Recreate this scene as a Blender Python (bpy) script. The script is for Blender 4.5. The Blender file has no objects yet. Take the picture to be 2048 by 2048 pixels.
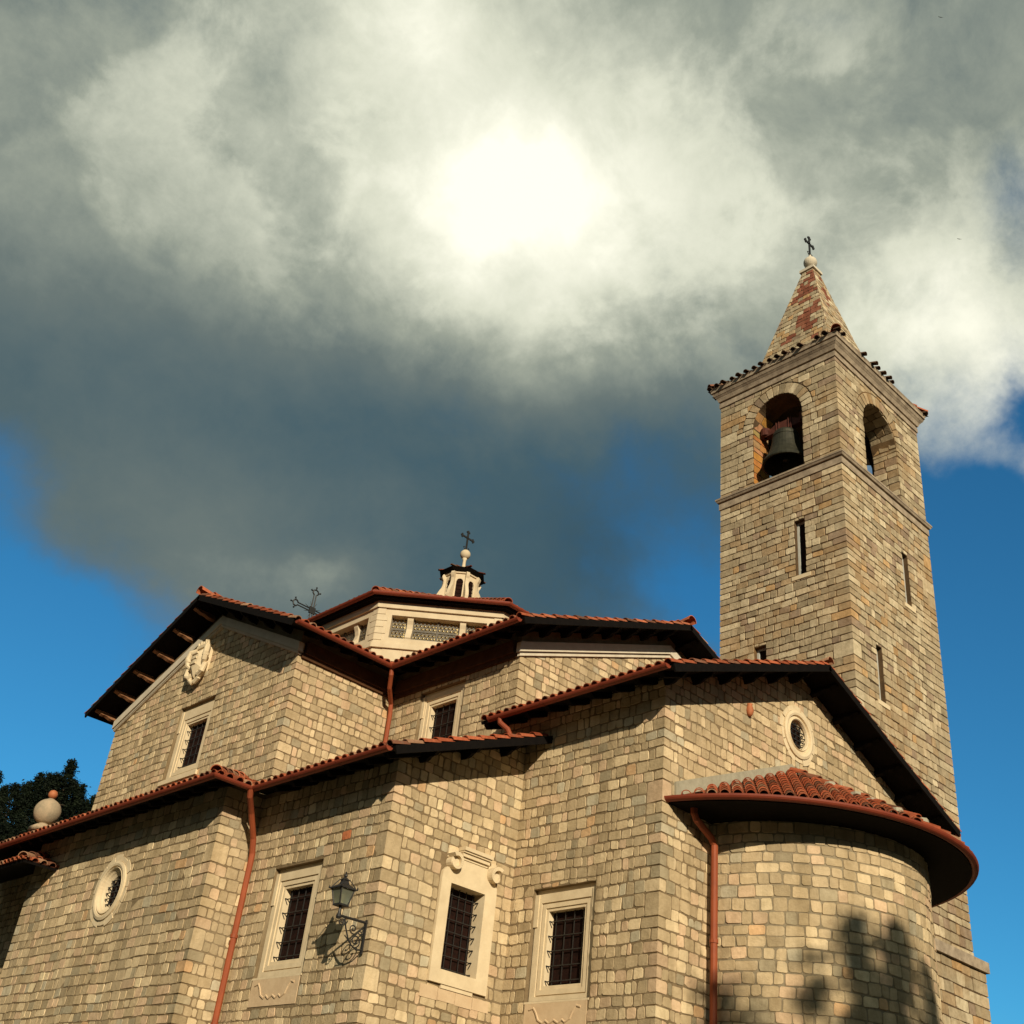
import bpy, math, random
from mathutils import Vector, Matrix
R = math.radians
pi = math.pi
rng = random.Random(7)
scene = bpy.context.scene
COL = scene.collection

# ------------------------------------------------------------------ helpers
class MB:
    """collects faces; build() links them as ONE mesh object"""
    def __init__(s): s.v = []; s.f = []; s.c = []; s.m = []
    def face(s, pts, col=(.5, .5, .5), m=0):
        i = len(s.v); s.v += [tuple(p) for p in pts]
        s.f.append(tuple(range(i, i + len(pts)))); s.c.append(col); s.m.append(m)
    def idx(s, pts):
        i = len(s.v); s.v += [tuple(p) for p in pts]; return i
    def fi(s, ids, col=(.5, .5, .5), m=0):
        s.f.append(tuple(ids)); s.c.append(col); s.m.append(m)
    def hexa(s, p, col=(.5, .5, .5), m=0):     # 8 corners: bottom 0-3 ccw from above, top 4-7
        i = s.idx(p)
        for q in ((3, 2, 1, 0), (4, 5, 6, 7), (0, 1, 5, 4), (1, 2, 6, 5), (2, 3, 7, 6), (3, 0, 4, 7)):
            s.fi([i + k for k in q], col, m)
    def box(s, c, x, y, z, col=(.5, .5, .5), m=0):  # centre and three half-axis vectors
        c, x, y, z = Vector(c), Vector(x), Vector(y), Vector(z)
        s.hexa([c - x - y - z, c + x - y - z, c + x + y - z, c - x + y - z,
                c - x - y + z, c + x - y + z, c + x + y + z, c - x + y + z], col, m)
    def prism(s, poly, ext, col=(.5, .5, .5), m=0):  # 3d polygon and an extrusion vector
        n = len(poly); a = [Vector(p) for p in poly]; e = Vector(ext)
        i = s.idx(a + [p + e for p in a])
        s.fi([i + k for k in range(n)], col, m); s.fi([i + n + k for k in reversed(range(n))], col, m)
        for k in range(n):
            j = (k + 1) % n
            s.fi([i + j, i + k, i + n + k, i + n + j], col, m)
    def tube(s, pts, r, seg=8, col=(.5, .5, .5), m=0, cap=True):
        pts = [Vector(p) for p in pts]; n = len(pts)
        rs = r if isinstance(r, (list, tuple)) else [r] * n
        ref = None; rings = []
        for k in range(n):
            d = (pts[min(k + 1, n - 1)] - pts[max(k - 1, 0)]).normalized()
            if ref is None:
                ref = Vector((0, 0, 1)) if abs(d.z) < .9 else Vector((1, 0, 0))
            a = (ref - d * ref.dot(d)).normalized(); b = d.cross(a); ref = a
            rings.append(s.idx([pts[k] + (a * math.cos(t) + b * math.sin(t)) * rs[k]
                                for t in [2 * pi * q / seg for q in range(seg)]]))
        for k in range(n - 1):
            for q in range(seg):
                w = (q + 1) % seg
                s.fi((rings[k] + q, rings[k] + w, rings[k + 1] + w, rings[k + 1] + q), col, m)
        if cap:
            s.fi([rings[0] + q for q in reversed(range(seg))], col, m)
            s.fi([rings[-1] + q for q in range(seg)], col, m)
    def lathe(s, c, prof, seg=16, col=(.5, .5, .5), m=0, a0=0.0):
        c = Vector(c); rings = []
        for r, z in prof:
            rings.append(s.idx([c + Vector((r * math.cos(a0 + 2 * pi * q / seg), r * math.sin(a0 + 2 * pi * q / seg), z)) for q in range(seg)]))
        for k in range(len(prof) - 1):
            for q in range(seg):
                w = (q + 1) % seg
                s.fi((rings[k] + q, rings[k] + w, rings[k + 1] + w, rings[k + 1] + q), col, m)
        s.fi([rings[0] + q for q in reversed(range(seg))], col, m)
        s.fi([rings[-1] + q for q in range(seg)], col, m)
    def build(s, name, mats, parent=None, smooth=False, label=None):
        me = bpy.data.meshes.new(name)
        org = Vector((0, 0, 0))
        me.from_pydata(s.v, [], s.f)
        for m in (mats if isinstance(mats, (list, tuple)) else [mats]): me.materials.append(m)
        me.polygons.foreach_set('material_index', s.m)
        at = me.color_attributes.new('tone', 'FLOAT_COLOR', 'CORNER')
        buf = []
        for f, c in zip(s.f, s.c): buf += [c[0], c[1], c[2], 1.0] * len(f)
        at.data.foreach_set('color', buf)
        if smooth: me.polygons.foreach_set('use_smooth', [True] * len(s.f))
        me.update()
        o = bpy.data.objects.new(name, me); COL.objects.link(o)
        if parent is not None:
            o.parent = parent
            o.matrix_parent_inverse = Matrix.Translation(-world_loc(parent))
        if label: o['label'] = label
        return o

def world_loc(o):           # meshes keep world coordinates, so only an Empty shifts its children
    return Vector(o.location) if o.type == 'EMPTY' else Vector((0, 0, 0))

def thing(name, label, cat, loc=(0, 0, 0), group=None):
    o = bpy.data.objects.new(name, None); COL.objects.link(o)
    o.location = loc; o.empty_display_size = .3
    o['label'] = label; o['category'] = cat
    if group: o['group'] = group
    return o
def struct(o): o['kind'] = 'structure'; return o

class Fr:
    """flat frame: pt(u, v, d) = O + u U + v V + d N"""
    def __init__(s, O, N, V=(0, 0, 1)):
        s.O = Vector(O); s.N = Vector(N).normalized(); s.V = Vector(V).normalized(); s.U = s.V.cross(s.N)
    def pt(s, u, v, d=0.0): return s.O + s.U * u + s.V * v + s.N * d
class Cyl:
    def __init__(s, c, r): s.c = Vector(c); s.r = r
    def pt(s, u, v, d=0.0):      # u = arc length measured from the -x direction towards -y
        a = pi + u / s.r
        return s.c + Vector((math.cos(a) * (s.r + d), math.sin(a) * (s.r + d), v))
def FA(x): return Fr((x, 0, 0), (-1, 0, 0))      # u = -y
def FB(y): return Fr((0, y, 0), (0, -1, 0))      # u = x

# ------------------------------------------------------------------ materials
def mat(name, rough=.85, metal=0.0):
    m = bpy.data.materials.new(name); m.use_nodes = True
    b = m.node_tree.nodes['Principled BSDF']
    b.inputs['Roughness'].default_value = rough; b.inputs['Metallic'].default_value = metal
    if rough > .7: b.inputs['Specular IOR Level'].default_value = .12
    return m, m.node_tree, b
def N(nt, t, **kw):
    n = nt.nodes.new(t)
    for k, v in kw.items():
        if k in n.inputs: n.inputs[k].default_value = v
        else: setattr(n, k, v)
    return n
def ramp(nt, stops, interp='LINEAR'):
    n = nt.nodes.new('ShaderNodeValToRGB'); cr = n.color_ramp; cr.interpolation = interp
    while len(cr.elements) < len(stops): cr.elements.new(.5)
    for e, (p, c) in zip(cr.elements, stops):
        e.position = p; e.color = tuple(c) + (1,) if len(c) == 3 else c
    return n
def attr_mat(name, rough, lo, hi, sc, bump, stain=None, sc2=2.2):
    m, nt, b = mat(name, rough); L = nt.links.new
    a = N(nt, 'ShaderNodeAttribute', attribute_name='tone')
    tc = N(nt, 'ShaderNodeTexCoord')
    n1 = N(nt, 'ShaderNodeTexNoise', Scale=sc, Detail=6.0, Roughness=.65)
    L(tc.outputs['Object'], n1.inputs['Vector'])
    r1 = ramp(nt, [(.28, (lo, lo * .97, lo * .92)), (.72, (hi, hi, hi))])
    L(n1.outputs['Fac'], r1.inputs['Fac'])
    mx = N(nt, 'ShaderNodeMix', data_type='RGBA', blend_type='MULTIPLY'); mx.inputs['Factor'].default_value = 1
    L(a.outputs['Color'], mx.inputs['A']); L(r1.outputs['Color'], mx.inputs['B'])
    out = mx.outputs['Result']
    if stain:
        n2 = N(nt, 'ShaderNodeTexNoise', Scale=sc2, Detail=5.0, Roughness=.6)
        L(tc.outputs['Object'], n2.inputs['Vector'])
        r2 = ramp(nt, [(stain[1], (0, 0, 0)), (stain[2], (1, 1, 1))])
        L(n2.outputs['Fac'], r2.inputs['Fac'])
        m2 = N(nt, 'ShaderNodeMix', data_type='RGBA', blend_type='MIX')
        sc_ = N(nt, 'ShaderNodeMath', operation='MULTIPLY'); sc_.inputs[1].default_value = stain[3]
        L(r2.outputs['Color'], sc_.inputs[0]); L(sc_.outputs[0], m2.inputs['Factor'])
        L(out, m2.inputs['A']); m2.inputs['B'].default_value = tuple(stain[0]) + (1,)
        out = m2.outputs['Result']
    if stain:                # rain streaks and grime running down the face
        mp = N(nt, 'ShaderNodeMapping'); mp.inputs['Scale'].default_value = (3.2, 3.2, .22)
        L(tc.outputs['Object'], mp.inputs['Vector'])
        n4 = N(nt, 'ShaderNodeTexNoise', Scale=1.0, Detail=5.0, Roughness=.6); L(mp.outputs['Vector'], n4.inputs['Vector'])
        r4 = ramp(nt, [(.34, (.76, .745, .71)), (.54, (1, 1, 1)), (.75, (1.06, 1.05, 1.03))]); L(n4.outputs['Fac'], r4.inputs['Fac'])
        m4 = N(nt, 'ShaderNodeMix', data_type='RGBA', blend_type='MULTIPLY'); m4.inputs['Factor'].default_value = .8
        L(out, m4.inputs['A']); L(r4.outputs['Color'], m4.inputs['B']); out = m4.outputs['Result']
    L(out, b.inputs['Base Color'])
    if bump:
        n3 = N(nt, 'ShaderNodeTexNoise', Scale=sc * 2.2, Detail=8.0, Roughness=.7)
        L(tc.outputs['Object'], n3.inputs['Vector'])
        bp = N(nt, 'ShaderNodeBump', Strength=bump, Distance=.02)
        L(n3.outputs['Fac'], bp.inputs['Height']); L(bp.outputs['Normal'], b.inputs['Normal'])
    return m
def plain_mat(name, c0, c1, rough, sc, bump=0., metal=0.):
    m, nt, b = mat(name, rough, metal); L = nt.links.new
    tc = N(nt, 'ShaderNodeTexCoord')
    n1 = N(nt, 'ShaderNodeTexNoise', Scale=sc, Detail=6.0, Roughness=.65)
    L(tc.outputs['Object'], n1.inputs['Vector'])
    r1 = ramp(nt, [(.3, c0), (.7, c1)]); L(n1.outputs['Fac'], r1.inputs['Fac'])
    L(r1.outputs['Color'], b.inputs['Base Color'])
    if bump:
        bp = N(nt, 'ShaderNodeBump', Strength=bump, Distance=.02)
        n3 = N(nt, 'ShaderNodeTexNoise', Scale=sc * 3, Detail=8.0, Roughness=.7)
        L(tc.outputs['Object'], n3.inputs['Vector'])
        L(n3.outputs['Fac'], bp.inputs['Height']); L(bp.outputs['Normal'], b.inputs['Normal'])
    return m
M_stone = attr_mat('rubble_stone', .92, .84, 1.14, 8.0, .8, ((.36, .30, .20), .50, .74, .42), .8)
M_tstone = attr_mat('tower_stone', .92, .70, 1.18, 6.0, .8, ((.34, .19, .07), .5, .72, .5), .55)
M_spire = attr_mat('spire_stone', .92, .70, 1.2, 7.0, .6, ((.26, .10, .05), .56, .70, .4), 1.6)
M_cream = plain_mat('dressed_stone', (.58, .465, .30), (.71, .585, .39), .8, 3.5, .25)
M_drum = plain_mat('drum_stone', (.52, .42, .28), (.62, .52, .36), .8, 3.0, .15)
M_grey = plain_mat('grey_cornice_stone', (.52, .46, .35), (.64, .57, .45), .85, 4.0, .25)
M_tgrey = plain_mat('weathered_cornice_stone', (.20, .155, .11), (.44, .355, .255), .9, 4.0, .3)
M_tile = attr_mat('clay_tile', .8, .7, 1.2, 14.0, .3, ((.16, .12, .085), .55, .7, .45), 5.0)
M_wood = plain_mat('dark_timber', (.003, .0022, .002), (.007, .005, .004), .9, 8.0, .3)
M_purlin = plain_mat('brown_timber', (.16, .07, .03), (.30, .14, .06), .65, 9.0, .2)
M_fascia = plain_mat('fascia_timber', (.05, .022, .01), (.10, .045, .02), .8, 6.0, .2)
M_gutter = plain_mat('rust_red_paint', (.17, .025, .008), (.23, .036, .010), .65, 5.0)
M_pipe = plain_mat('red_brown_paint', (.19, .035, .009), (.33, .07, .017), .7, 1.6)
M_iron = plain_mat('black_iron', (.012, .012, .012), (.025, .022, .02), .5, 20.0)
M_pane = plain_mat('dark_shutter', (.006, .003, .002), (.024, .008, .005), .9, 12.0)
M_bronze = plain_mat('bell_bronze', (.02, .02, .013), (.05, .047, .028), .6, 6.0, 0, .5)
M_yoke = plain_mat('red_yoke_paint', (.05, .018, .013), (.11, .035, .025), .75, 9.0)
M_pink = plain_mat('pink_stone', (.52, .375, .23), (.62, .47, .30), .85, 4, .3)
M_ball = plain_mat('lichen_stone', (.26, .22, .15), (.46, .34, .22), .9, 3.5, .6)
M_mortar = plain_mat('mortar_render', (.27, .245, .18), (.38, .35, .26), .9, 7.0, .3)
M_terra = plain_mat('terracotta', (.34, .10, .035), (.44, .15, .055), .7, 9.0)
M_bark = plain_mat('bark', (.05, .035, .022), (.10, .07, .045), .9, 14.0, .5)
M_leaf = attr_mat('foliage', .75, .6, 1.3, 1.5, 0)
M_ground = plain_mat('dry_ground', (.035, .035, .025), (.08, .07, .045), .95, .7, .3)
M_hill = plain_mat('forest_floor', (.008, .012, .005), (.016, .02, .009), .95, .2, .3)
def glass_mat():
    m, nt, b = mat('frosted_glass', .3)
    b.inputs['Base Color'].default_value = (.50, .52, .38, 1)
    b.inputs['Transmission Weight'].default_value = .8; b.inputs['IOR'].default_value = 1.3
    return m
M_glass = glass_mat()
M_gold = plain_mat('amber_glass', (.55, .38, .10), (.88, .72, .36), .5, 1.6)
M_lattice = plain_mat('bronze_lattice', (.06, .05, .035), (.12, .10, .07), .6, 8.0)
MORTAR = (.215, .157, .09)

# ------------------------------------------------------------------ stone facing
def lerp(a, b, t): return tuple(x + (y - x) * t for x, y in zip(a, b))
def scol(r):
    k = r.random(); b = r.uniform(.84, 1.15)
    if k < .60: c = lerp((.355, .275, .165), (.49, .38, .235), r.random())
    elif k < .78: c = (.575, .455, .285)
    elif k < .90: c = (.52, .375, .24)
    elif k < .908: c = (.52, .335, .18)
    elif k < .96: c = (.33, .275, .18)
    else: c = (.405, .355, .25)
    return tuple(min(.72, x * b * 1.13) for x in c)
def tcol(r):
    k = r.random(); b = r.uniform(.82, 1.16)
    if k < .56: c = lerp((.32, .26, .17), (.45, .365, .24), r.random())
    elif k < .76: c = (.50, .42, .285)
    elif k < .89: c = (.37, .27, .16)
    elif k < .925: c = (.43, .28, .14)
    else: c = (.29, .215, .15)
    return tuple(x * b * 1.14 for x in c)
def clip(poly, a, b, c):       # keep a*u + b*v <= c
    out = []
    for i in range(len(poly)):
        p, q = poly[i], poly[(i + 1) % len(poly)]
        dp, dq = a * p[0] + b * p[1] - c, a * q[0] + b * q[1] - c
        if dp <= 0: out.append(p)
        if (dp < 0 < dq) or (dq < 0 < dp):
            t = dp / (dp - dq); out.append((p[0] + (q[0] - p[0]) * t, p[1] + (q[1] - p[1]) * t))
    return out
def plate(mb, fr, poly, h, col, cl=None, cr=None, inset=.007, d0=-.006, cut=.026, r=rng):
    q = []; n = len(poly)
    for i in range(n):
        p, a, b = poly[i], poly[i - 1], poly[(i + 1) % n]
        if (cl is not None and abs(p[0] - cl) < .003) or (cr is not None and abs(p[0] - cr) < .003):
            q.append(p); continue
        la = math.hypot(a[0] - p[0], a[1] - p[1]); lb = math.hypot(b[0] - p[0], b[1] - p[1])
        if la < .02 or lb < .02: q.append(p); continue
        ca = min(cut * r.uniform(.4, 1.3), la * .3); cb = min(cut * r.uniform(.4, 1.3), lb * .3)
        q.append((p[0] + (a[0] - p[0]) * ca / la, p[1] + (a[1] - p[1]) * ca / la))
        q.append((p[0] + (b[0] - p[0]) * cb / lb, p[1] + (b[1] - p[1]) * cb / lb))
    n = len(q)
    if n < 3: return
    cu = sum(p[0] for p in q) / n; cv = sum(p[1] for p in q) / n
    wu = max(.02, max(p[0] for p in q) - min(p[0] for p in q)); wv = max(.02, max(p[1] for p in q) - min(p[1] for p in q))
    ku = 1 - min(.6, 2 * inset / wu); kv = 1 - min(.6, 2 * inset / wv)
    base = []; top = []
    ta, tb = r.uniform(-.035, .035), r.uniform(-.035, .035)
    for p in q:
        base.append(fr.pt(p[0], p[1], d0))
        u, v = cu + (p[0] - cu) * ku, cv + (p[1] - cv) * kv
        d = h + (p[0] - cu) * ta + (p[1] - cv) * tb
        if cl is not None and abs(p[0] - cl) < .003: u = cl - .02; d = .02
        if cr is not None and abs(p[0] - cr) < .003: u = cr + .02; d = .02
        top.append(fr.pt(u, v, d))
    i = mb.idx(base + top)
    for k in range(n):
        j = (k + 1) % n
        mb.fi((i + k, i + j, i + n + j, i + n + k), col)
    mb.fi([i + n + k for k in range(n)], col)
def make_courses(z0, z1, lo, hi, r):
    zs = [z0]
    while zs[-1] < z1: zs.append(zs[-1] + r.uniform(lo, hi))
    return list(zip(zs[:-1], zs[1:]))
class Corner:
    """quoins of one outer edge, shared by the two faces meeting there"""
    def __init__(s, courses, r, palette, lo=(.12, .19), hi=(.22, .34), big=.09):
        s.rows = []; k = 0; n = len(courses); par = r.random() < .5
        while k < n:
            sp = 2 if (r.random() < big and k + 1 < n) else 1
            a, b = (r.uniform(*hi), r.uniform(*lo)) if par else (r.uniform(*lo), r.uniform(*hi))
            col = palette(r)
            if sp == 2: col = tuple(x * 1.06 for x in col); a, b = max(a, .27), max(b, .24)
            for j in range(sp): s.rows.append((j == 0, courses[k][0], courses[k + sp - 1][1], a, b, col))
            k += sp; par = not par
def fill(mb, fr, u0, u1, courses, r, palette=scol, wr=(.11, .27), planes=(), rects=(), circles=(), left=None, right=None, h=(.003, .012), zmin=None, zmax=None, over=(), J=None):
    """left/right = (Corner, 'a' or 'b') where the wall ends in an outer edge"""
    J = J or (.008 if palette is tcol else .0065)
    ph = [r.uniform(0, 6.28) for _ in range(4)]
    for k, (za, zb) in enumerate(courses):
        if zmin is not None and zb < zmin: continue
        if zmax is not None and za > zmax: continue
        a, b = u0, u1
        def emit(x0, x1, z0, z1, col, cl=None, cr=None, jit=.013):
            e = lambda: r.uniform(-jit, jit)
            wv = lambda u, z: .007 * math.sin(u * 2.3 + z * 1.1 + ph[0]) + .005 * math.sin(u * 6.1 + ph[1] + z * 3.0)
            p = [(x0 + (0 if cl is not None else J + e()), z0 + J + e()), (x1 - (0 if cr is not None else J + e()), z0 + J + e()),
                 (x1 - (0 if cr is not None else J + e()), z1 - J + e()), (x0 + (0 if cl is not None else J + e()), z1 - J + e())]
            p = [(q[0], q[1] + (wv(q[0], q[1]) if (cl is None and cr is None) else 0)) for q in p]
            for pl in planes:
                p = clip(p, *pl)
                if len(p) < 3: return
            for (cu, cv, cr_, *vm) in circles:
                mu = sum(q[0] for q in p) / len(p); mv = sum(q[1] for q in p) / len(p)
                if vm and mv < vm[0]: continue
                du, dv = mu - cu, mv - cv; L = math.hypot(du, dv)
                if min(math.hypot(q[0] - cu, q[1] - cv) for q in p) < cr_ + .01 or L < cr_:
                    if L < cr_ * .8: return
                    du /= L; dv /= L
                    p = clip(p, -du, -dv, -(du * cu + dv * cv) - cr_ - .012)
                    if len(p) < 3: return
            if (max(q[0] for q in p) - min(q[0] for q in p)) < .03 or (max(q[1] for q in p) - min(q[1] for q in p)) < .025: return
            for (ou, ov, oc) in over:
                if x0 <= ou < x1 and z0 <= ov < z1: col = oc
            plate(mb, fr, p, r.uniform(*h), col, cl, cr, r=r)
        if left:
            first, qa, qb, wa, wb, col = left[0].rows[k]; w = wa if left[1] == 'a' else wb
            if first: emit(u0, u0 + w, qa, qb, col, cl=u0, jit=.003)
            a = u0 + w
        if right:
            first, qa, qb, wa, wb, col = right[0].rows[k]; w = wa if right[1] == 'a' else wb
            if first: emit(u1 - w, u1, qa, qb, col, cr=u1, jit=.003)
            b = u1 - w
        spans = [(a, b, za, zb)]
        for (ra, rb, rz0, rz1) in rects:
            nx = []
            for (x0, x1, z0, z1) in spans:
                if x1 <= ra or x0 >= rb or z1 <= rz0 or z0 >= rz1: nx.append((x0, x1, z0, z1)); continue
                if x0 < ra: nx.append((x0, ra, z0, z1))
                if x1 > rb: nx.append((rb, x1, z0, z1))
                m0, m1 = max(x0, ra), min(x1, rb)
                if z1 > rz1 + .04: nx.append((m0, m1, rz1, z1))
                if z0 < rz0 - .04: nx.append((m0, m1, z0, rz0))
            spans = nx
        for (x0, x1, z0, z1) in spans:
            L = x1 - x0
            if L < .05: continue
            ws = []; t = 0
            while t < L:
                w = r.uniform(*wr) * (1.0 if r.random() < .85 else 1.3); ws.append(w); t += w
            sc = L / t; x = x0
            if len(ws) == 1: sc = L / ws[0]
            for w in ws:
                emit(x, x + w * sc, z0, z1, palette(r)); x += w * sc

def base_wall(mb, fr, u0, u1, zb, top, holes=(), col=MORTAR, d=0.0):
    """mortar face; top = [(u, z), ...]; holes = (ua, ub, lo(u), hi(u), nseg, reveal depth)"""
    def tz(u):
        for (a, za), (b, zb_) in zip(top[:-1], top[1:]):
            if a <= u <= b + 1e-9: return za + (zb_ - za) * (0 if b == a else (u - a) / (b - a))
        return top[-1][1] if u > top[-1][0] else top[0][1]
    us = {round(u0, 5), round(u1, 5)} | {round(p[0], 5) for p in top if u0 < p[0] < u1}
    for hh in holes:
        for i in range(hh[4] + 1): us.add(round(hh[0] + (hh[1] - hh[0]) * i / hh[4], 5))
    us = sorted(us)
    for a, b in zip(us[:-1], us[1:]):
        m = (a + b) / 2
        hs = sorted([hh for hh in holes if hh[0] - 1e-6 < m < hh[1] + 1e-6], key=lambda q: q[2](m))
        la, lb = zb, zb
        for hh in hs:
            mb.face([fr.pt(a, la, d), fr.pt(b, lb, d), fr.pt(b, hh[2](b), d), fr.pt(a, hh[2](a), d)], col)
            la, lb = hh[3](a), hh[3](b)
        mb.face([fr.pt(a, la, d), fr.pt(b, lb, d), fr.pt(b, tz(b), d), fr.pt(a, tz(a), d)], col)
    for (ua, ub, lo, hi, ns, dep) in holes:
        if dep <= 0: continue
        xs = [ua + (ub - ua) * i / ns for i in range(ns + 1)]
        for a, b in zip(xs[:-1], xs[1:]):
            mb.face([fr.pt(a, hi(a), d), fr.pt(b, hi(b), d), fr.pt(b, hi(b), -dep), fr.pt(a, hi(a), -dep)], col)
            mb.face([fr.pt(a, lo(a), -dep), fr.pt(b, lo(b), -dep), fr.pt(b, lo(b), d), fr.pt(a, lo(a), d)], col)
        mb.face([fr.pt(ua, lo(ua), d), fr.pt(ua, hi(ua), d), fr.pt(ua, hi(ua), -dep), fr.pt(ua, lo(ua), -dep)], col)
        mb.face([fr.pt(ub, lo(ub), d), fr.pt(ub, lo(ub), -dep), fr.pt(ub, hi(ub), -dep), fr.pt(ub, hi(ub), d)], col)
def rhole(a, b, z0, z1, dep=.1): return (a, b, lambda u: z0, lambda u: z1, 1, dep)
def bar(mb, fr, u0, u1, v0, v1, d0, d1, col=(.5, .5, .5), m=0):
    mb.hexa([fr.pt(u0, v0, d0), fr.pt(u1, v0, d0), fr.pt(u1, v0, d1), fr.pt(u0, v0, d1),
             fr.pt(u0, v1, d0), fr.pt(u1, v1, d0), fr.pt(u1, v1, d1), fr.pt(u0, v1, d1)], col, m)
def fprism(mb, fr, poly, d0, d1, col=(.5, .5, .5), m=0):
    mb.prism([fr.pt(u, v, d0) for u, v in poly], fr.N * (d1 - d0), col, m)

# ------------------------------------------------------------------ roof pieces
def tilecol(r, dark=0.):
    b = r.uniform(.62, 1.2)
    c = lerp((.34, .078, .033), (.43, .135, .065), r.random())
    if r.random() < .14: c = (.40, .22, .13)
    if r.random() < .10: c = (.20, .085, .05)
    if r.random() < dark: c = (.12, .075, .05)
    return tuple(x * b for x in c)
def arc_tile(mb, P, e, s, n, L, r0, r1, col, seg=6, lift0=.03, lift1=.0):
    o0 = []; i0 = []; o1 = []
    for k in range(seg + 1):
        a = pi * k / seg; ce, sn = math.cos(a), math.sin(a)
        o0.append(P + e * (r0 * ce) + n * (r0 * sn * .95 + lift0))
        i0.append(P + e * ((r0 - .016) * ce) + n * ((r0 - .016) * sn * .95 + lift0))
        o1.append(P + s * L + e * (r1 * ce) + n * (r1 * sn * .95 + lift1))
    i = mb.idx(o0 + i0 + o1); w = seg + 1
    for k in range(seg):
        mb.fi((i + k, i + k + 1, i + 2 * w + k + 1, i + 2 * w + k), col)
        mb.fi((i + w + k, i + w + k + 1, i + k + 1, i + k), col)
class Slope:
    def __init__(s, O, e, sd, sl):
        s.O = Vector(O); s.e = Vector(e).normalized(); h = Vector(sd).normalized(); s.h = h; s.sl = sl
        s.n = (Vector((0, 0, 1)) - h * sl).normalized(); s.s = (h + Vector((0, 0, sl))).normalized(); s.k = math.sqrt(1 + sl * sl)
    def pt(s, u, t, d=0.): return s.O + s.e * u + s.h * t + Vector((0, 0, s.sl * t)) + s.n * d
def roof_face(tm, wm, S, poly, tmin, tmax, umin, umax, r, sp=.197, L=.33, thick=.06, dark=0., skip=0., first=None):
    n = len(poly)
    a = [S.pt(u, t, 0) for u, t in poly]; b = [S.pt(u, t, -thick) for u, t in poly]
    tm.face(a, (.20, .06, .03))
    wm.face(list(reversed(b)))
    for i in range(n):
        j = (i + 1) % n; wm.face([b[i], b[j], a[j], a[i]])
    u = umin + (.03 if first is None else first)
    while u <= umax - .02:
        t0, t1 = tmin(u), tmax(u); t = t0 - .05
        while t < t1 - .05:
            if r.random() >= skip or t > t0:
                ln = min(L + .05, (t1 - t) * S.k)
                P = S.pt(u + r.uniform(-.008, .008), t + r.uniform(-.008, .008), 0)
                arc_tile(tm, P, S.e, S.s, S.n, ln, .083 + r.uniform(-.004, .004), .068, tilecol(r, dark), lift0=.02 + r.uniform(0, .008), lift1=-.006)
            t += L / S.k
        u += sp
def ridge(tm, P0, P1, r, rad=.115, L=.36):
    P0, P1 = Vector(P0), Vector(P1); d = P1 - P0; n = max(1, int(d.length / L)); s = d.normalized()
    e = s.cross(Vector((0, 0, 1))).normalized(); nn = e.cross(s)
    for k in range(n):
        arc_tile(tm, P0 + d * k / n, e, s, nn, d.length / n + .05, rad, rad * .84, tilecol(r), seg=8, lift0=.03)
def gutter(gm, pts, r=.07, seg=8):
    """half round trough along horizontal points, open at the top, with rolled rim and end caps"""
    pts = [Vector(p) for p in pts]; n = len(pts); rings = []
    for k in range(n):
        if 0 < k < n - 1:
            d = ((pts[k] - pts[k - 1]).normalized() + (pts[k + 1] - pts[k]).normalized()).normalized()
            c = max(.3, d.dot((pts[k] - pts[k - 1]).normalized()))
        else:
            d = (pts[min(k + 1, n - 1)] - pts[max(k - 1, 0)]).normalized(); c = 1
        e = d.cross(Vector((0, 0, 1))).normalized() / c
        ring = []
        for q in range(seg + 1):
            a = pi + pi * q / seg; ring.append(pts[k] + e * (r * math.cos(a)) + Vector((0, 0, r * math.sin(a))))
        for q in range(seg + 1):
            a = 2 * pi - pi * q / seg; ring.append(pts[k] + e * ((r - .012) * math.cos(a)) + Vector((0, 0, (r - .012) * math.sin(a) + .004)))
        rings.append(gm.idx(ring))
    w = 2 * seg + 2
    for k in range(n - 1):
        for q in range(w):
            j = (q + 1) % w
            gm.fi((rings[k] + q, rings[k] + j, rings[k + 1] + j, rings[k + 1] + q))
    gm.fi([rings[0] + q for q in range(seg + 1)]); gm.fi([rings[-1] + q for q in range(seg + 1)])
    # joint sleeves
    for k in range(n - 1):
        L = (pts[k + 1] - pts[k]).length
        m = int(L / 1.9)
        for q in range(1, m + 1):
            c = pts[k] + (pts[k + 1] - pts[k]) * (q / (m + 1)); d = (pts[k + 1] - pts[k]).normalized(); e = d.cross(Vector((0, 0, 1)))
            ra = [c + e * ((r + .006) * math.cos(pi + pi * t / seg)) + Vector((0, 0, (r + .006) * math.sin(pi + pi * t / seg))) for t in range(seg + 1)]
            i = gm.idx([p - d * .03 for p in ra] + [p + d * .03 for p in ra])
            for t in range(seg): gm.fi((i + t, i + t + 1, i + seg + 2 + t, i + seg + 1 + t))
def eave_rafters(wm, S, u0, u1, t1, step=.52, w=.05, dz=.10, thick=.06, tail=.06):
    u = u0
    while u < u1:
        a = [S.pt(u - w, tail, -thick - .002), S.pt(u + w, tail, -thick - .002), S.pt(u + w, t1, -thick - .002), S.pt(u - w, t1, -thick - .002)]
        b = [S.pt(u - w, tail + .05, -thick - dz), S.pt(u + w, tail + .05, -thick - dz), S.pt(u + w, t1, -thick - dz), S.pt(u - w, t1, -thick - dz)]
        wm.hexa(b + a); u += step
def rake_board(wm, S, u, t0, t1, w=.035, dz=.135, thick=.06, side=1):
    a0, a1 = S.pt(u, t0, -.004), S.pt(u, t1, -.004); x = S.e * (w * side); dn = S.n * -(dz)
    wm.hexa([a0 + dn, a1 + dn, a1 + dn + x, a0 + dn + x, a0, a1, a1 + x, a0 + x])
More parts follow.
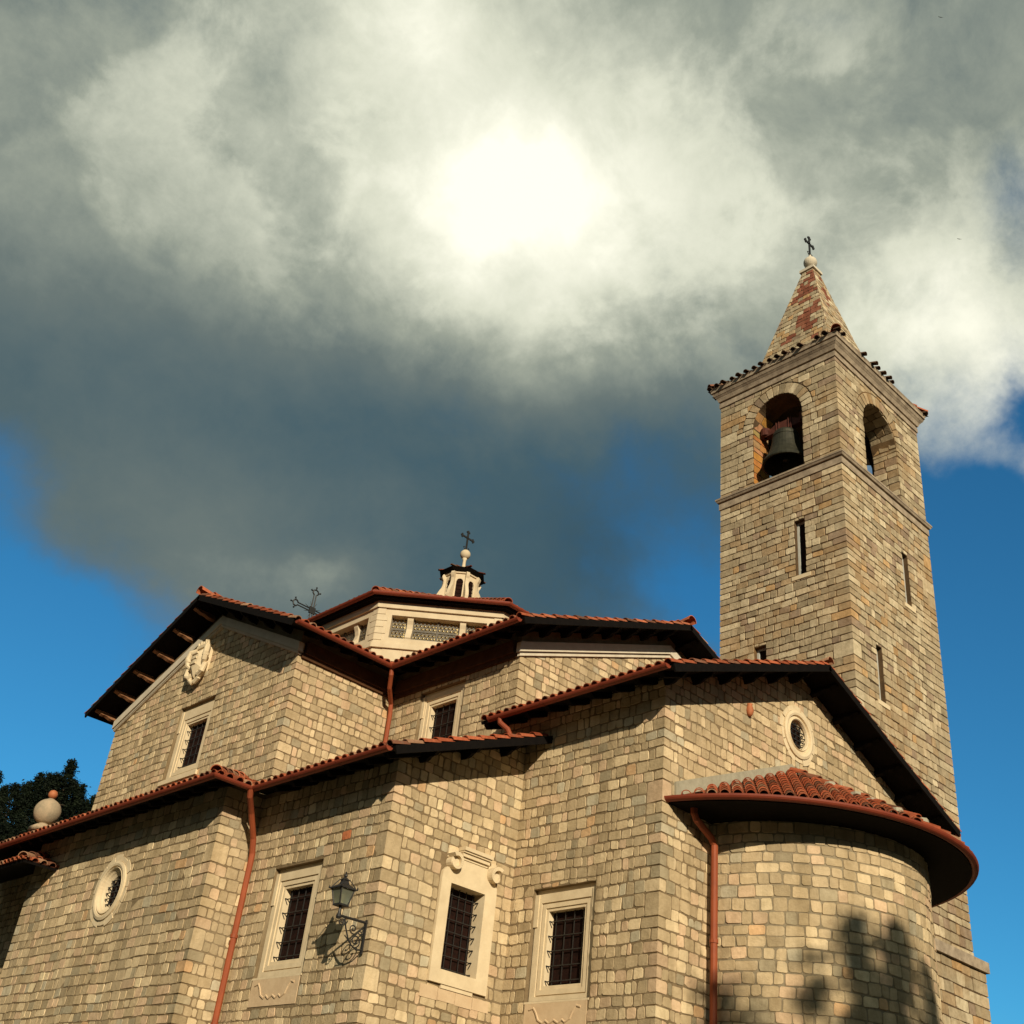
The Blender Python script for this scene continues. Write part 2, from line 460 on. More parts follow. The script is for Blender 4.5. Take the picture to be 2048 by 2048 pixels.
def purlin_ends(parent, S, u_out, u_in, ts, depth=.16, w=.04, thick=.06, material=None):
    """carved purlin ends carrying a rake overhang: S-shaped underside, from the board back to the wall"""
    L = u_in - u_out
    for t in ts:
        mb = MB()
        prof = [(0.10, 0), (1, 0), (1, -1.0), (.80, -1.0), (.70, -.92), (.60, -.72), (.50, -.62), (.42, -.66), (.34, -.60), (.26, -.40), (.16, -.30), (.10, -.22)]
        P = [S.pt(u_out + L * a, t - w, -thick - .002 + depth * b) for a, b in prof]
        mb.prism(P, S.pt(0, t + w) - S.pt(0, t - w))
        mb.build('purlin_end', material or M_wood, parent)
HI = {}
exec_order = []
# ==== CHURCH ====
CH = thing('church', 'stone church with red tiled roofs, octagonal dome and round apse', 'church', (16, 18, -1.6))
E4x, E4y, E3y, E2x, E1y, E0x, Emy = 13.857, 11.435, 14.676, 11.018, 18.602, 10.228, 26.21
XC, YC, WN, WL, UX, UY = 18.6, 23.16, 4.55, 3.90, 11.45, 15.32
U1x, U1y = XC - WN, YC - WL           # 14.05, 19.26
XG = 17.968; RX = 2 * XG - E4x        # right side wall of the near wing
AC = (17.6, 11.74); AR = 2.47
SL = .4
rs = random.Random(11)
CO = make_courses(-1.6, 12.2, .145, .205, rs)
c4 = Corner(CO, rs, scol); c2 = Corner(CO, rs, scol); c0 = Corner(CO, rs, scol); cU0 = Corner(CO, rs, scol, big=.04); cU2 = Corner(CO, rs, scol, big=.04); cUL = Corner(CO, rs, scol, big=.04); cEm = Corner(CO, rs, scol)

def wall(fr, u0, u1, zb, top, holes=(), **kw):
    mb = MB(); base_wall(mb, fr, u0, u1, zb, top, holes)
    fill(mb, fr, u0, u1, CO, rs, **kw)
    return mb.build('wall', M_stone, CH)
A1 = (-17.71, -16.31, 3.38, 5.20); A2 = (-14.14, -12.74, 3.38, 5.16)
UW = (-18.30, -16.90, 8.2, 9.83); GW = (-23.86, -22.36, 8.03, 9.80)
OC0 = (-22.2, 5.135); OC4 = (17.79, 8.76)
# lower walls
wall(FA(E0x), -Emy, -E1y, -1.6, [(-Emy, 6.69), (-E1y, 6.69)], [rhole(OC0[0] - .42, OC0[0] + .42, OC0[1] - .42, OC0[1] + .42, 0)],
     zmax=6.6, wr=(.15, .38), circles=[(OC0[0], OC0[1], .60)], left=(cEm, 'a'), right=(c0, 'a'))
wall(FB(E1y), E0x, E2x + .3, -1.6, [(E0x, 6.69), (E2x + .3, 6.69)], zmax=6.6, planes=[(0, 1, 6.66)], left=(c0, 'b'))
wall(FA(E2x), -E1y, -E3y, -1.6, [(-E1y, 6.69), (-E3y, 6.69)], [rhole(*A1)], zmax=6.6, rects=[A1, (A1[0] + .02, A1[1] - .02, 2.92, 3.4)], right=(c2, 'a'),
     over=[(-15.709, 5.468, (.50, .17, .075))])
wall(FB(E3y), E2x, E4x + .02, -1.6, [(E2x, 6.69), (E4x + .02, 7.83)], [rhole(12.40, 13.24, 3.60, 5.0, .25)], planes=[(-SL, 1, 6.68 - SL * E2x)],
     rects=[(12.22, 13.46, 3.42, 5.06), (12.55, 13.25, 5.0, 5.62)], circles=[(12.40, 5.29, .17), (13.32, 5.29, .17)], left=(c2, 'b'), zmax=7.8)
wall(FA(E4x), -E3y - .9, -E4y, -1.6, [(-E3y - .9, 8.41), (-E4y, 8.41)], [rhole(*A2)], zmax=8.4, rects=[A2, (A2[0] + .02, A2[1] - .02, 2.6, 3.4)], right=(c4, 'a'))
c4r = Corner(CO, rs, scol)
wall(FB(E4y), E4x, RX, -1.6, [(E4x, 8.41), (XG, 10.05), (RX, 8.41)], [rhole(OC4[0] - .33, OC4[0] + .33, OC4[1] - .33, OC4[1] + .33, 0)],
     planes=[(-SL, 1, 8.40 - SL * E4x), (SL, 1, 8.40 + SL * RX)], circles=[(OC4[0], OC4[1], .50)], left=(c4, 'b'), right=(c4r, 'b'), zmax=9.96)
mb = MB(); base_wall(mb, Fr((RX, 0, 0), (1, 0, 0)), E4y, 15.3, -1.6, [(E4y, 8.3), (15.3, 8.3)]); mb.build('wall', M_stone, CH)
# recessed wall beyond the left wing, and its end
wall(FA(11.35), -31.5, -Emy, -1.6, [(-31.5, 7.3), (-Emy, 7.3)], zmax=7.3)
mb = MB(); base_wall(mb, Fr((0, Emy, 0), (0, 1, 0)), -11.35, -E0x, -1.6, [(-11.35, 6.9), (-E0x, 6.55)]); mb.build('wall', M_stone, CH)
# apse
cyl = Cyl((AC[0], AC[1], 0), AR); mb = MB()
n = 40
for k in range(n):
    a, b = AR * (pi * k / n) - .25, AR * (pi * (k + 1) / n) + (.0 if k < n - 1 else .25)
    a = -.25 + (AR * pi + .5) * k / n; b = -.25 + (AR * pi + .5) * (k + 1) / n
    mb.face([cyl.pt(a, -1.6), cyl.pt(b, -1.6), cyl.pt(b, 6.6), cyl.pt(a, 6.6)], (.25, .205, .135))
fill(mb, cyl, -.25, AR * pi + .25, CO, rs, wr=(.15, .30), zmax=6.5, h=(.005, .017))
mb.build('apse_wall', M_stone, CH)
# upper cross arms
gt = [(-(YC + WL), 10.5), (-22.9, 12.12), (-(YC - WL), 10.5)]
wall(FA(UX), -(YC + WL), -U1y, 6.0, gt, [rhole(*GW)], zmin=6.0, planes=[(-.398, 1, 10.0 + .398 * 27.12), (.46, 1, 10.0 - .46 * 19.2)], rects=[GW], left=(cUL, 'a'), right=(cU0, 'a'))
wall(FB(U1y), UX, U1x, 6.0, [(UX, 10.5), (U1x, 10.5)], zmin=6.0, zmax=10.2, left=(cU0, 'b'))
wall(FA(U1x), -U1y, -UY, 6.0, [(-U1y, 10.5), (-UY, 10.5)], [rhole(*UW)], zmin=6.5, zmax=10.2, rects=[UW], right=(cU2, 'a'))
gx1 = XC + WN
wall(FB(UY), U1x, gx1, 6.5, [(U1x, 10.48), (XC, 10.48 + SL * WN), (gx1, 10.48)], zmin=7.0, planes=[(-SL, 1, 10.25 - SL * U1x), (SL, 1, 10.25 + SL * gx1)], left=(cU2, 'b'))
mb = MB()
base_wall(mb, Fr((gx1, 0, 0), (1, 0, 0)), UY, YC - WL, 6, [(UY, 10.5), (YC - WL, 10.5)])
base_wall(mb, Fr((0, U1y, 0), (0, -1, 0)), gx1, 25.8, 6, [(gx1, 10.5), (25.8, 10.5)])
base_wall(mb, Fr((25.8, 0, 0), (1, 0, 0)), U1y, YC + WL, 6, [(U1y, 10.22), (YC, 11.78), (YC + WL, 10.22)])
base_wall(mb, Fr((0, YC + WL, 0), (0, 1, 0)), -25.8, -UX, 6, [(-25.8, 10.3), (-UX, 10.3)])
base_wall(mb, Fr((U1x, 0, 0), (-1, 0, 0)), -31.0, -(YC + WL), 6, [(-31, 10.3), (-(YC + WL), 10.3)])
base_wall(mb, Fr((gx1, 0, 0), (1, 0, 0)), YC + WL, 31.0, 6, [(YC + WL, 10.3), (31, 10.3)])
base_wall(mb, Fr((0, 31.0, 0), (0, 1, 0)), -gx1, -U1x, -1.6, [(-gx1, 10.22), (-XC, 12.04), (-U1x, 10.22)])
mb.build('wall', M_stone, CH)

# cornices of the upper arms
def cornice(parts, name='cornice', material=M_grey):
    mb = MB()
    for p in parts: p(mb)
    return mb.build(name, material, CH)
def hband(fr, u0, u1, z0, z1, d, e0=0, e1=0): return lambda mb: bar(mb, fr, u0 - e0, u1 + e1, z0, z1, -.02, d)
def rband(fr, u0, u1, za, sl, z0, z1, d):
    def f(mb):
        a = lambda u: za + sl * (u - u0)
        mb.prism([fr.pt(u0, a(u0) + z0, -.02), fr.pt(u1, a(u1) + z0, -.02), fr.pt(u1, a(u1) + z1, -.02), fr.pt(u0, a(u0) + z1, -.02)], fr.N * (d + .02))
    return f
fG, fN_ = FA(UX), FB(UY)
gl, gr = -(YC + WL), -(YC - WL)
B0 = 9.90
AP = -22.85
cornice([rband(fG, gl - .06, AP, 9.92, .398, 0, .07, .055), rband(fG, gl - .10, AP, 9.92, .398, .068, .27, .10), rband(fG, gl - .06, AP, 9.92, .398, .02, .05, .075),
         rband(fG, AP, gr + .06, 11.622, -.46, 0, .07, .057), rband(fG, AP, gr + .10, 11.622, -.46, .068, .27, .102), rband(fG, AP, gr + .06, 11.622, -.46, .02, .05, .077)])
cornice([rband(fN_, U1x - .06, XC, B0, SL, 0, .07, .055), rband(fN_, U1x - .10, XC, B0, SL, .068, .28, .10),
         rband(fN_, XC, gx1 + .06, B0 + SL * (WN + .06), -SL, 0, .07, .057), rband(fN_, XC, gx1 + .10, B0 + SL * (WN + .06), -SL, .068, .28, .102)])
cornice([hband(FB(U1y), UX, U1x, B0, B0 + .1, .06, -.06), hband(FB(U1y), UX, U1x, B0 + .097, 10.27, .12, -.10),
         hband(FA(U1x), -U1y, -UY, B0, B0 + .1, .06, 0, -.06), hband(FA(U1x), -U1y, -UY, B0 + .097, 10.27, .12, 0, -.10)], material=M_fascia)

# ---- roofs
def roof(make, name='roof'):
    tm, wm, gm = MB(), MB(), MB()
    rec = make(tm, wm, gm) or []
    t = tm.build(name, M_tile, CH)
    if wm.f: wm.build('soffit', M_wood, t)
    if gm.f: gm.build('gutter', M_gutter, t)
    for f in rec: f(t)
    return t
OE = .616
ZL = 6.52                               # lower eave
def r_low(tm, wm, gm):                  # shed roof over the corner block
    x0, y0 = E2x - OE, E3y - OE
    S = Slope((x0, y0, ZL), (0, 1, 0), (1, 0, 0), SL); Lh = E1y - OE - y0
    roof_face(tm, wm, S, [(0, 0), (Lh, 0), (Lh + 1.27, 1.27), (Lh + 1.27, 3.7), (1.4, 3.7), (1.4, E4x - x0), (0, E4x - x0)], lambda u: max(0, u - Lh), lambda u: 3.6 if u > 1.3 else E4x - x0 - .1, 0, Lh + 1.2, rs)
    eave_rafters(wm, S, .3, Lh, OE + .1); rake_board(wm, S, -.02, 0, E4x - x0, side=-1)
    gutter(gm, [(x0 - .05, y0 + .03, ZL - .02), (x0 - .05, E1y - OE - .05, ZL - .02), (E0x - OE - .05, E1y - OE - .05, ZL - .02), (E0x - OE - .05, 30.5, ZL - .02)])
    return [lambda t: purlin_ends(t, S, -.0, OE, [1.0, 1.9, 2.8])]
roof(r_low)
def r_wing(tm, wm, gm):                 # left wing with hipped end
    x0, y0 = E0x - OE, E1y - OE
    S = Slope((x0, y0, ZL), (0, 1, 0), (1, 0, 0), SL)
    roof_face(tm, wm, S, [(0, 0), (12.5, 0), (12.5, 1.74), (1.74, 1.74)], lambda u: 0, lambda u: min(u, 1.74), 0, 12.5, rs)
    eave_rafters(wm, S, .5, 8.4, OE + .1)
    S2 = Slope((x0, y0, ZL), (1, 0, 0), (0, 1, 0), SL)
    roof_face(tm, wm, S2, [(0, 0), (.79, 0), (.79 + 1.27, 1.27), (1.27, 1.27)], lambda u: max(0, u - .79), lambda u: min(u, 1.27), 0, 1.9, rs)
    ridge(tm, S.pt(-.05, -.05, .03), S.pt(1.3, 1.3, .03), rs)
roof(r_wing)
ZN = 8.24
def r_near(tm, wm, gm):                 # gabled near wing
    x0, y0 = E4x - OE, E4y - OE; hw = XG - x0; Ln = UY - y0
    S = Slope((x0, y0, ZN), (0, 1, 0), (1, 0, 0), SL); S2 = Slope((2 * XG - x0, y0, ZN), (0, 1, 0), (-1, 0, 0), SL)
    roof_face(tm, wm, S, [(0, 0), (Ln, 0), (Ln, hw), (0, hw)], lambda u: 0, lambda u: hw, 0, Ln, rs)
    roof_face(tm, wm, S2, [(0, 0), (2.0, 0), (2.0, .3), (Ln, .3), (Ln, hw), (0, hw)], lambda u: 0 if u < 2 else .3, lambda u: hw, 0, Ln, rs)
    eave_rafters(wm, S, .3, Ln, OE + .1)
    rake_board(wm, S, -.02, 0, hw, side=-1); rake_board(wm, S2, -.02, 0, hw, side=-1)
    ridge(tm, (XG, y0 - .08, ZN + SL * hw + .02), (XG, UY, ZN + SL * hw + .02), rs)
    gutter(gm, [(x0 - .05, y0 + .02, ZN - .02), (x0 - .05, UY - .28, ZN - .02)])
    g2 = MB(); gutter(g2, [(2 * XG - x0 + .05, y0 + 1.6, ZN - .02), (2 * XG - x0 + .05, y0 + .0, ZN - .02)])
    ts = [.75 * k + .55 for k in range(6)]
    return [lambda t: (g2.build('gutter', M_gutter, t), purlin_ends(t, S, 0, OE, ts), purlin_ends(t, S2, 0, OE, ts))]
roof(r_near)
ZU = 10.34; OU = .624
UH = U1y - OU; UHx = U1x - OU
def r_larm(tm, wm, gm):                 # left arm of the cross
    x0 = UX - OU; hw = YC - UH; k = UHx - x0; SL = .44; ZU = 10.32
    S = Slope((x0, UH, ZU), (1, 0, 0), (0, 1, 0), SL); S2 = Slope((x0, 2 * YC - UH, ZU), (1, 0, 0), (0, -1, 0), SL)
    roof_face(tm, wm, S, [(0, 0), (k, 0), (k + hw, hw), (0, hw)], lambda u: max(0, u - k), lambda u: hw, 0, k + hw, rs)
    roof_face(tm, wm, S2, [(0, 0), (k, 0), (k + hw, hw), (0, hw)], lambda u: max(0, u - k), lambda u: hw, 0, k + hw, rs)
    eave_rafters(wm, S, .7, k, OU + .05, step=.48)
    rake_board(wm, S, -.02, 0, hw, side=-1); rake_board(wm, S2, -.02, 0, hw, side=-1)
    ridge(tm, (x0 - .08, YC, ZU + SL * hw + .05), (XC, YC, ZU + SL * hw + .05), rs, rad=.15)
    gutter(gm, [(x0 + .02, UH - .05, ZU - .02), (UHx - .05, UH - .05, ZU - .02), (UHx - .05, UY - OU + .02, ZU - .02)])
    ts = [.78 * k_ + .28 for k_ in range(6)]
    return [lambda t: (purlin_ends(t, S2, 0, OU, ts, material=M_purlin), purlin_ends(t, S, 0, OU, ts[1:]))]
roof(r_larm)
def r_narm(tm, wm, gm):                 # near arm of the cross
    y0 = UY - OU; hw = XC - UHx; k = UH - y0
    S = Slope((UHx, y0, ZU), (0, 1, 0), (1, 0, 0), SL); S2 = Slope((2 * XC - UHx, y0, ZU), (0, 1, 0), (-1, 0, 0), SL)
    P = [(0, 0), (k, 0), (k + hw, hw), (0, hw)]
    roof_face(tm, wm, S, P, lambda u: max(0, u - k), lambda u: hw, 0, k + hw, rs)
    roof_face(tm, wm, S2, P, lambda u: max(0, u - k), lambda u: hw, 0, k + hw, rs)
    eave_rafters(wm, S, .5, k, OU + .05, step=.48)
    rake_board(wm, S, -.02, 0, hw, side=-1); rake_board(wm, S2, -.02, 0, hw, side=-1)
    ridge(tm, (XC, y0 - .08, ZU + SL * hw + .05), (XC, YC, ZU + SL * hw + .05), rs, rad=.15)
    ts = [.62 * k_ + .45 for k_ in range(8)]
    return [lambda t: (purlin_ends(t, S, 0, OU, ts, w=.055), purlin_ends(t, S2, 0, OU, ts, w=.055))]
roof(r_narm)
def r_far(tm, wm, gm):                  # the two arms turned away
    hw = YC - UH; k = 3.2; x1 = 26.4
    for O, e, s in (((x1, UH, ZU), (-1, 0, 0), (0, 1, 0)), ((x1, 2 * YC - UH, ZU), (-1, 0, 0), (0, -1, 0))):
        S = Slope(O, e, s, SL); roof_face(tm, wm, S, [(0, 0), (k, 0), (k + hw, hw), (0, hw)], lambda u: max(0, u - k), lambda u: hw, 0, k + hw, rs, sp=.22)
    hw2 = XC - UHx; y1 = 31.6
    for O, e, s in (((UHx, y1, ZU), (0, -1, 0), (1, 0, 0)), ((2 * XC - UHx, y1, ZU), (0, -1, 0), (-1, 0, 0))):
        S = Slope(O, e, s, SL); k2 = y1 - (2 * YC - UH); roof_face(tm, wm, S, [(0, 0), (k2, 0), (k2 + hw2, hw2), (0, hw2)], lambda u: max(0, u - k2), lambda u: hw2, 0, k2 + hw2, rs, sp=.22)
roof(r_far)
# apse half cone
GC = (17.6, 12.32); GR = 3.70; ZA = 6.36; APX = Vector((17.5, 11.44, 7.93))
def r_apse(tm, wm, gm):
    a0, a1 = R(180 + 13.8), R(360 - 13.8); n = 44
    P = [Vector((GC[0] + GR * math.cos(a0 + (a1 - a0) * k / n), GC[1] + GR * math.sin(a0 + (a1 - a0) * k / n), ZA)) for k in range(n + 1)]
    for k in range(n):
        tm.face([P[k], P[k + 1], APX], (.22, .065, .03))
        lo = Vector((0, 0, .10)); q0, q1 = P[k] - lo, P[k + 1] - lo
        A_ = Vector((AC[0], E4y + .02, ZA - .10))
        wm.face([q1, q0, A_]); wm.face([q0, q1, P[k + 1], P[k]])
    # two facets of parallel tile courses meeting in a mortared hip
    ax, ay = APX.x, APX.y; hipv = Vector((GC[0] + GR * math.cos(R(262)) - ax, GC[1] + GR * math.sin(R(262)) - ay))
    def cone(x, y):
        d = Vector((x - ax, y - ay)); L = d.length
        if L < 1e-4: return APX.z
        d /= L; ox, oy = ax - GC[0], ay - GC[1]; b = d.x * ox + d.y * oy
        q = -b + math.sqrt(b * b - ox * ox - oy * oy + GR * GR)
        return APX.z + (ZA - APX.z) * L / q
    for sg, d in ((1, Vector((.80, .60))), (-1, Vector((-.74, .67)))):
        d.normalize(); e2 = Vector((-d.y, d.x)); off = -4.2
        while off < 4.2:
            off += .2
            bx_, by_ = ax + e2.x * off - GC[0], ay + e2.y * off - GC[1]
            b = d.x * bx_ + d.y * by_; disc = b * b - bx_ * bx_ - by_ * by_ + GR * GR
            if disc <= 0: continue
            t0 = -b - math.sqrt(disc) - .04; t = t0
            while t < t0 + 6:
                x0, y0 = ax + e2.x * off + d.x * t, ay + e2.y * off + d.y * t; x1, y1 = x0 + d.x * .30, y0 + d.y * .30
                t += .27
                if y1 > E4y - .02: break
                cr_ = hipv.x * (y0 - ay) - hipv.y * (x0 - ax)
                if cr_ * sg > -.05: continue
                z0, z1 = cone(x0, y0), cone(x1, y1)
                if z0 < ZA - .06: continue
                A_, B_ = Vector((x0, y0, z0)), Vector((x1, y1, z1)); sv = (B_ - A_).normalized(); ev = Vector((e2.x, e2.y, 0)); nv2 = sv.cross(ev)
                if nv2.z < 0: nv2 = -nv2
                arc_tile(tm, A_, ev, sv, nv2, (B_ - A_).length + .03, .085, .07, tilecol(rs, .02), lift0=.018, lift1=.0)
    for a in (R(262),):
        p = Vector((GC[0] + GR * math.cos(a), GC[1] + GR * math.sin(a), ZA))
        ridge(tm, p + (APX - p) * .06 + Vector((0, 0, .03)), APX + Vector((0, 0, .02)), rs, rad=.10)
    gr = GR + .05
    g = [(GC[0] + gr * math.cos(a0 - .01 + (a1 - a0 + .02) * k / n), GC[1] + gr * math.sin(a0 - .01 + (a1 - a0 + .02) * k / n), ZA - .02) for k in range(n + 1)]
    gutter(gm, g, r=.075)
roof(r_apse, 'apse_roof')
mb = MB()                                # mortar flashing where the apse roof meets the gable
f4 = FB(E4y)
for a, b in (((14.15, ZA + .14), (17.5, 7.93)), ((20.9, ZA + .14), (17.5, 7.93))):
    fprism(mb, f4, [(a[0], a[1] - .12), (b[0], b[1] - .1), (b[0], b[1] + .15), (a[0], a[1] + .16)], .0, .05)
mb.build('flashing', M_mortar, CH)
mb = MB()                                # lumps of bedding mortar on the apse hip
for k in range(7):
    a = R(262 + rs.uniform(-3, 3)); p = Vector((GC[0] + GR * math.cos(a), GC[1] + GR * math.sin(a), ZA)); q = p + (APX - p) * (.06 + .1 * k) + Vector((0, 0, .05))
    mb.lathe(q, [(.02, -.05), (.12, -.02), (.10, .05), (.03, .075)], 7)
mb.build('bedding_mortar', M_mortar, CH)

# ---- downpipes
def pipe(pts, r=.05, name='downpipe'):
    mb = MB(); mb.tube(pts, r, 10)
    for k in range(len(pts) - 1):
        a, b = Vector(pts[k]), Vector(pts[k + 1])
        if (b - a).length > 1.5:
            m = int((b - a).length / 1.6)
            for q in range(1, m + 1):
                c = a + (b - a) * (q / (m + 1)); dd = (b - a).normalized() * .03; mb.tube([c - dd, c + dd], r + .012, 10)
    return mb.build(name, M_pipe, CH, smooth=False)
pipe([(10.30, 17.93, 6.46), (10.34, 17.97, 6.34), (10.56, 18.17, 6.14), (10.82, 18.35, 5.78), (10.90, 18.40, 5.52), (10.90, 18.40, -1.6)], .055)
pipe([(14.40, 11.22, 6.32), (14.41, 11.22, 6.18), (14.47, 11.22, 6.10), (14.92, 11.26, 5.93), (15.0, 11.26, 5.83), (15.01, 11.26, -1.6)], .058)
pipe([(13.40, 18.62, 10.30), (13.42, 18.64, 10.12), (13.55, 18.80, 9.9), (13.86, 19.08, 9.72), (13.90, 19.10, 9.5), (13.90, 19.10, 7.3)], .05)
pipe([(13.20, 14.76, 8.20), (13.21, 14.75, 8.08), (13.30, 14.62, 7.95), (13.32, 14.58, 7.86), (13.32, 14.56, 7.55)], .05)

# ---- windows
def spike_grille(parent, fr, u0, u1, v0, v1, d, nv, nh, spike_side):
    mb = MB()
    for k in range(nv):
        u = u0 + (u1 - u0) * (k + .5) / nv; bar(mb, fr, u - .007, u + .007, v0, v1, d - .007, d + .007)
    for k in range(nh):
        v = v0 + (v1 - v0) * (k + .35) / nh; bar(mb, fr, u0 - .0, u1 + .0, v - .007, v + .007, d + .007, d + .021)
        for sd in (spike_side,):
            ue = u0 if sd < 0 else u1
            P = [fr.pt(ue - sd * .01, v, d + .0), fr.pt(ue - sd * .005, v, d + .065), fr.pt(ue - sd * .005, v - .09, d + .0)]
            mb.tube([P[0], P[1]], .009, 5); mb.tube([P[1], P[2]], .009, 5)
    return mb.build('grille', M_iron, parent)
def eared_window(fr, rec, op, apron=True, reveal=.12, nv=4, nh=5, sill=False):
    """moulded stone frame with ears set in a shallow recess"""
    u0, u1, v0, v1 = rec; a, b, c, d = op; mb = MB(); D = -.10
    def ringbox(o, i, d0, d1):
        bar(mb, fr, o[0], i[0], o[2], o[3], d0, d1); bar(mb, fr, i[1], o[1], o[2], o[3], d0, d1)
        bar(mb, fr, i[0], i[1], o[2], i[2], d0, d1 + .0005); bar(mb, fr, i[0], i[1], i[3], o[3], d0, d1 + .0005)
    g = .075
    ringbox((u0 + .002, u1 - .002, v0, v1), (a, b, c, d), D - .16, D)               # flat architrave
    ringbox((u0 + .03, u1 - .03, v0 + .02, v1 - .075), (a - .15, b + .15, c - .16, d + .14), D, D + .035)
    ringbox((a - .13, b + .13, c - .14, d + .12), (a - .055, b + .055, c - .06, d + .05), D, D + .02)
    h = (v1 - v0) * .34
    for s in (0, 1):                                                                # ears
        e0, e1 = (u0 - .0, u0 + .1) if s == 0 else (u1 - .1, u1 + .0)
        bar(mb, fr, e0 + .004, e1 - .004, v1 - h, v1 - .08, D + .001, D + .055)
    if sill: bar(mb, fr, u0 - .05, u1 + .05, v0 - .10, v0 - .0, -.02, .05)
    # recess lining
    bar(mb, fr, u0 - .0, u1, v0 - .03, v0, -.12, .012)
    w = mb.build('window', M_cream, CH)
    p = MB(); bar(p, fr, a - .05, b + .05, c - .05, d + .05, D - reveal - .03, D - reveal); p.build('pane', M_pane, w)
    spike_grille(w, fr, a, b, c, d, D - reveal + .035, nv, nh, -1)
    if apron:
        q = MB()
        bar(q, fr, u0 + .03, u1 - .03, 2.60 if apron == 2 else 2.93, v0 - .031, -.02, .012)
        vb = 2.66 if apron == 2 else 2.98
        cu = (u0 + u1) / 2; L = []
        for s in (-1, 1):
            pts = [(cu + s * .55, v0 - .12), (cu + s * .46, v0 - .10), (cu + s * .40, v0 - .17), (cu + s * .34, v0 - .28), (cu + s * .24, v0 - .33), (cu + s * .18, v0 - .29), (cu + s * .10, v0 - .34), (cu, v0 - .29)]
            q.tube([fr.pt(u, v, .014) for u, v in pts], .018, 6)
        q.build('apron', M_pink, w)
    return w
eared_window(FA(E2x), A1, (-17.42, -16.62, 3.65, 4.85), 1)
eared_window(FA(E4x), A2, (-13.84, -13.03, 3.63, 4.80), 2)
eared_window(FA(UX), GW, (-23.53, -22.68, 8.29, 9.36), 0, sill=True)
eared_window(FA(U1x), UW, (-18.02, -17.22, 8.42, 9.50), 0, nh=4)
def baroque_window():
    fr = FB(E3y); mb = MB(); a, b, c, d = 12.43, 13.20, 3.63, 4.97
    for x0, x1 in ((12.22, a), (b, 13.46)): bar(mb, fr, x0, x1, 3.42, 5.0, -.24, .055)
    bar(mb, fr, a, b, 3.42, c, -.24, .056); bar(mb, fr, a, b, d, 5.0, -.24, .056)
    bar(mb, fr, 12.50, 13.18, 3.36, 3.425, -.02, .035)
    prof = [(12.22, 5.0), (13.46, 5.0), (13.45, 5.12), (13.40, 5.20), (13.28, 5.22), (13.22, 5.30), (13.18, 5.40), (12.56, 5.40), (12.52, 5.30), (12.46, 5.22), (12.30, 5.20), (12.23, 5.12)]
    fprism(mb, fr, prof, -.02, .054)
    for k, (z0, z1, pr) in enumerate(((5.40, 5.44, .07), (5.44, 5.50, .11), (5.50, 5.53, .14), (5.53, 5.59, .17))):
        bar(mb, fr, 12.60 - pr * .3, 13.15 + pr * .3, z0, z1 + (.0 if k == 3 else -.001), -.02, pr)
    # two rolled scrolls
    for cu, s in ((12.40, -1), (13.32, 1)):
        pts = []; n = 18
        for k in range(n + 1):
            t = k / n; an = R(90 - s * 40) + s * t * R(300); rr = .165 * (1 - .45 * t)
            pts.append((cu + rr * math.cos(an), 5.29 + rr * math.sin(an)))
        for k in range(n):
            (x0, y0), (x1, y1) = pts[k], pts[k + 1]
            f = lambda x, y, q: (cu + (x - cu) * q, 5.29 + (y - 5.29) * q)
            fprism(mb, fr, [f(x0, y0, .6), f(x1, y1, .6), (x1, y1), (x0, y0)], -.02, .21 - .06 * k / n)
        mb.tube([fr.pt(cu, 5.29, -.02), fr.pt(cu, 5.29, .13)], .10, 14)
        bar(mb, fr, cu - .09 if s < 0 else cu - .12, cu + .12 if s < 0 else cu + .09, 5.37, 5.52, -.02, .03)
    w = mb.build('window', M_cream, CH)
    p = MB(); bar(p, fr, a - .02, b + .02, c - .02, d + .02, -.245, -.21); p.build('pane', M_pane, w)
    spike_grille(w, fr, a, b, c, d, -.16, 5, 7, 1)
    ap = MB()
    for k in range(4): bar(ap, fr, 12.10 + .37 * k, 12.10 + .37 * (k + 1) - .01, 3.17 + .01 * (k % 2), 3.355, -.02, .018)
    ap.build('apron', M_pink, w)
baroque_window()
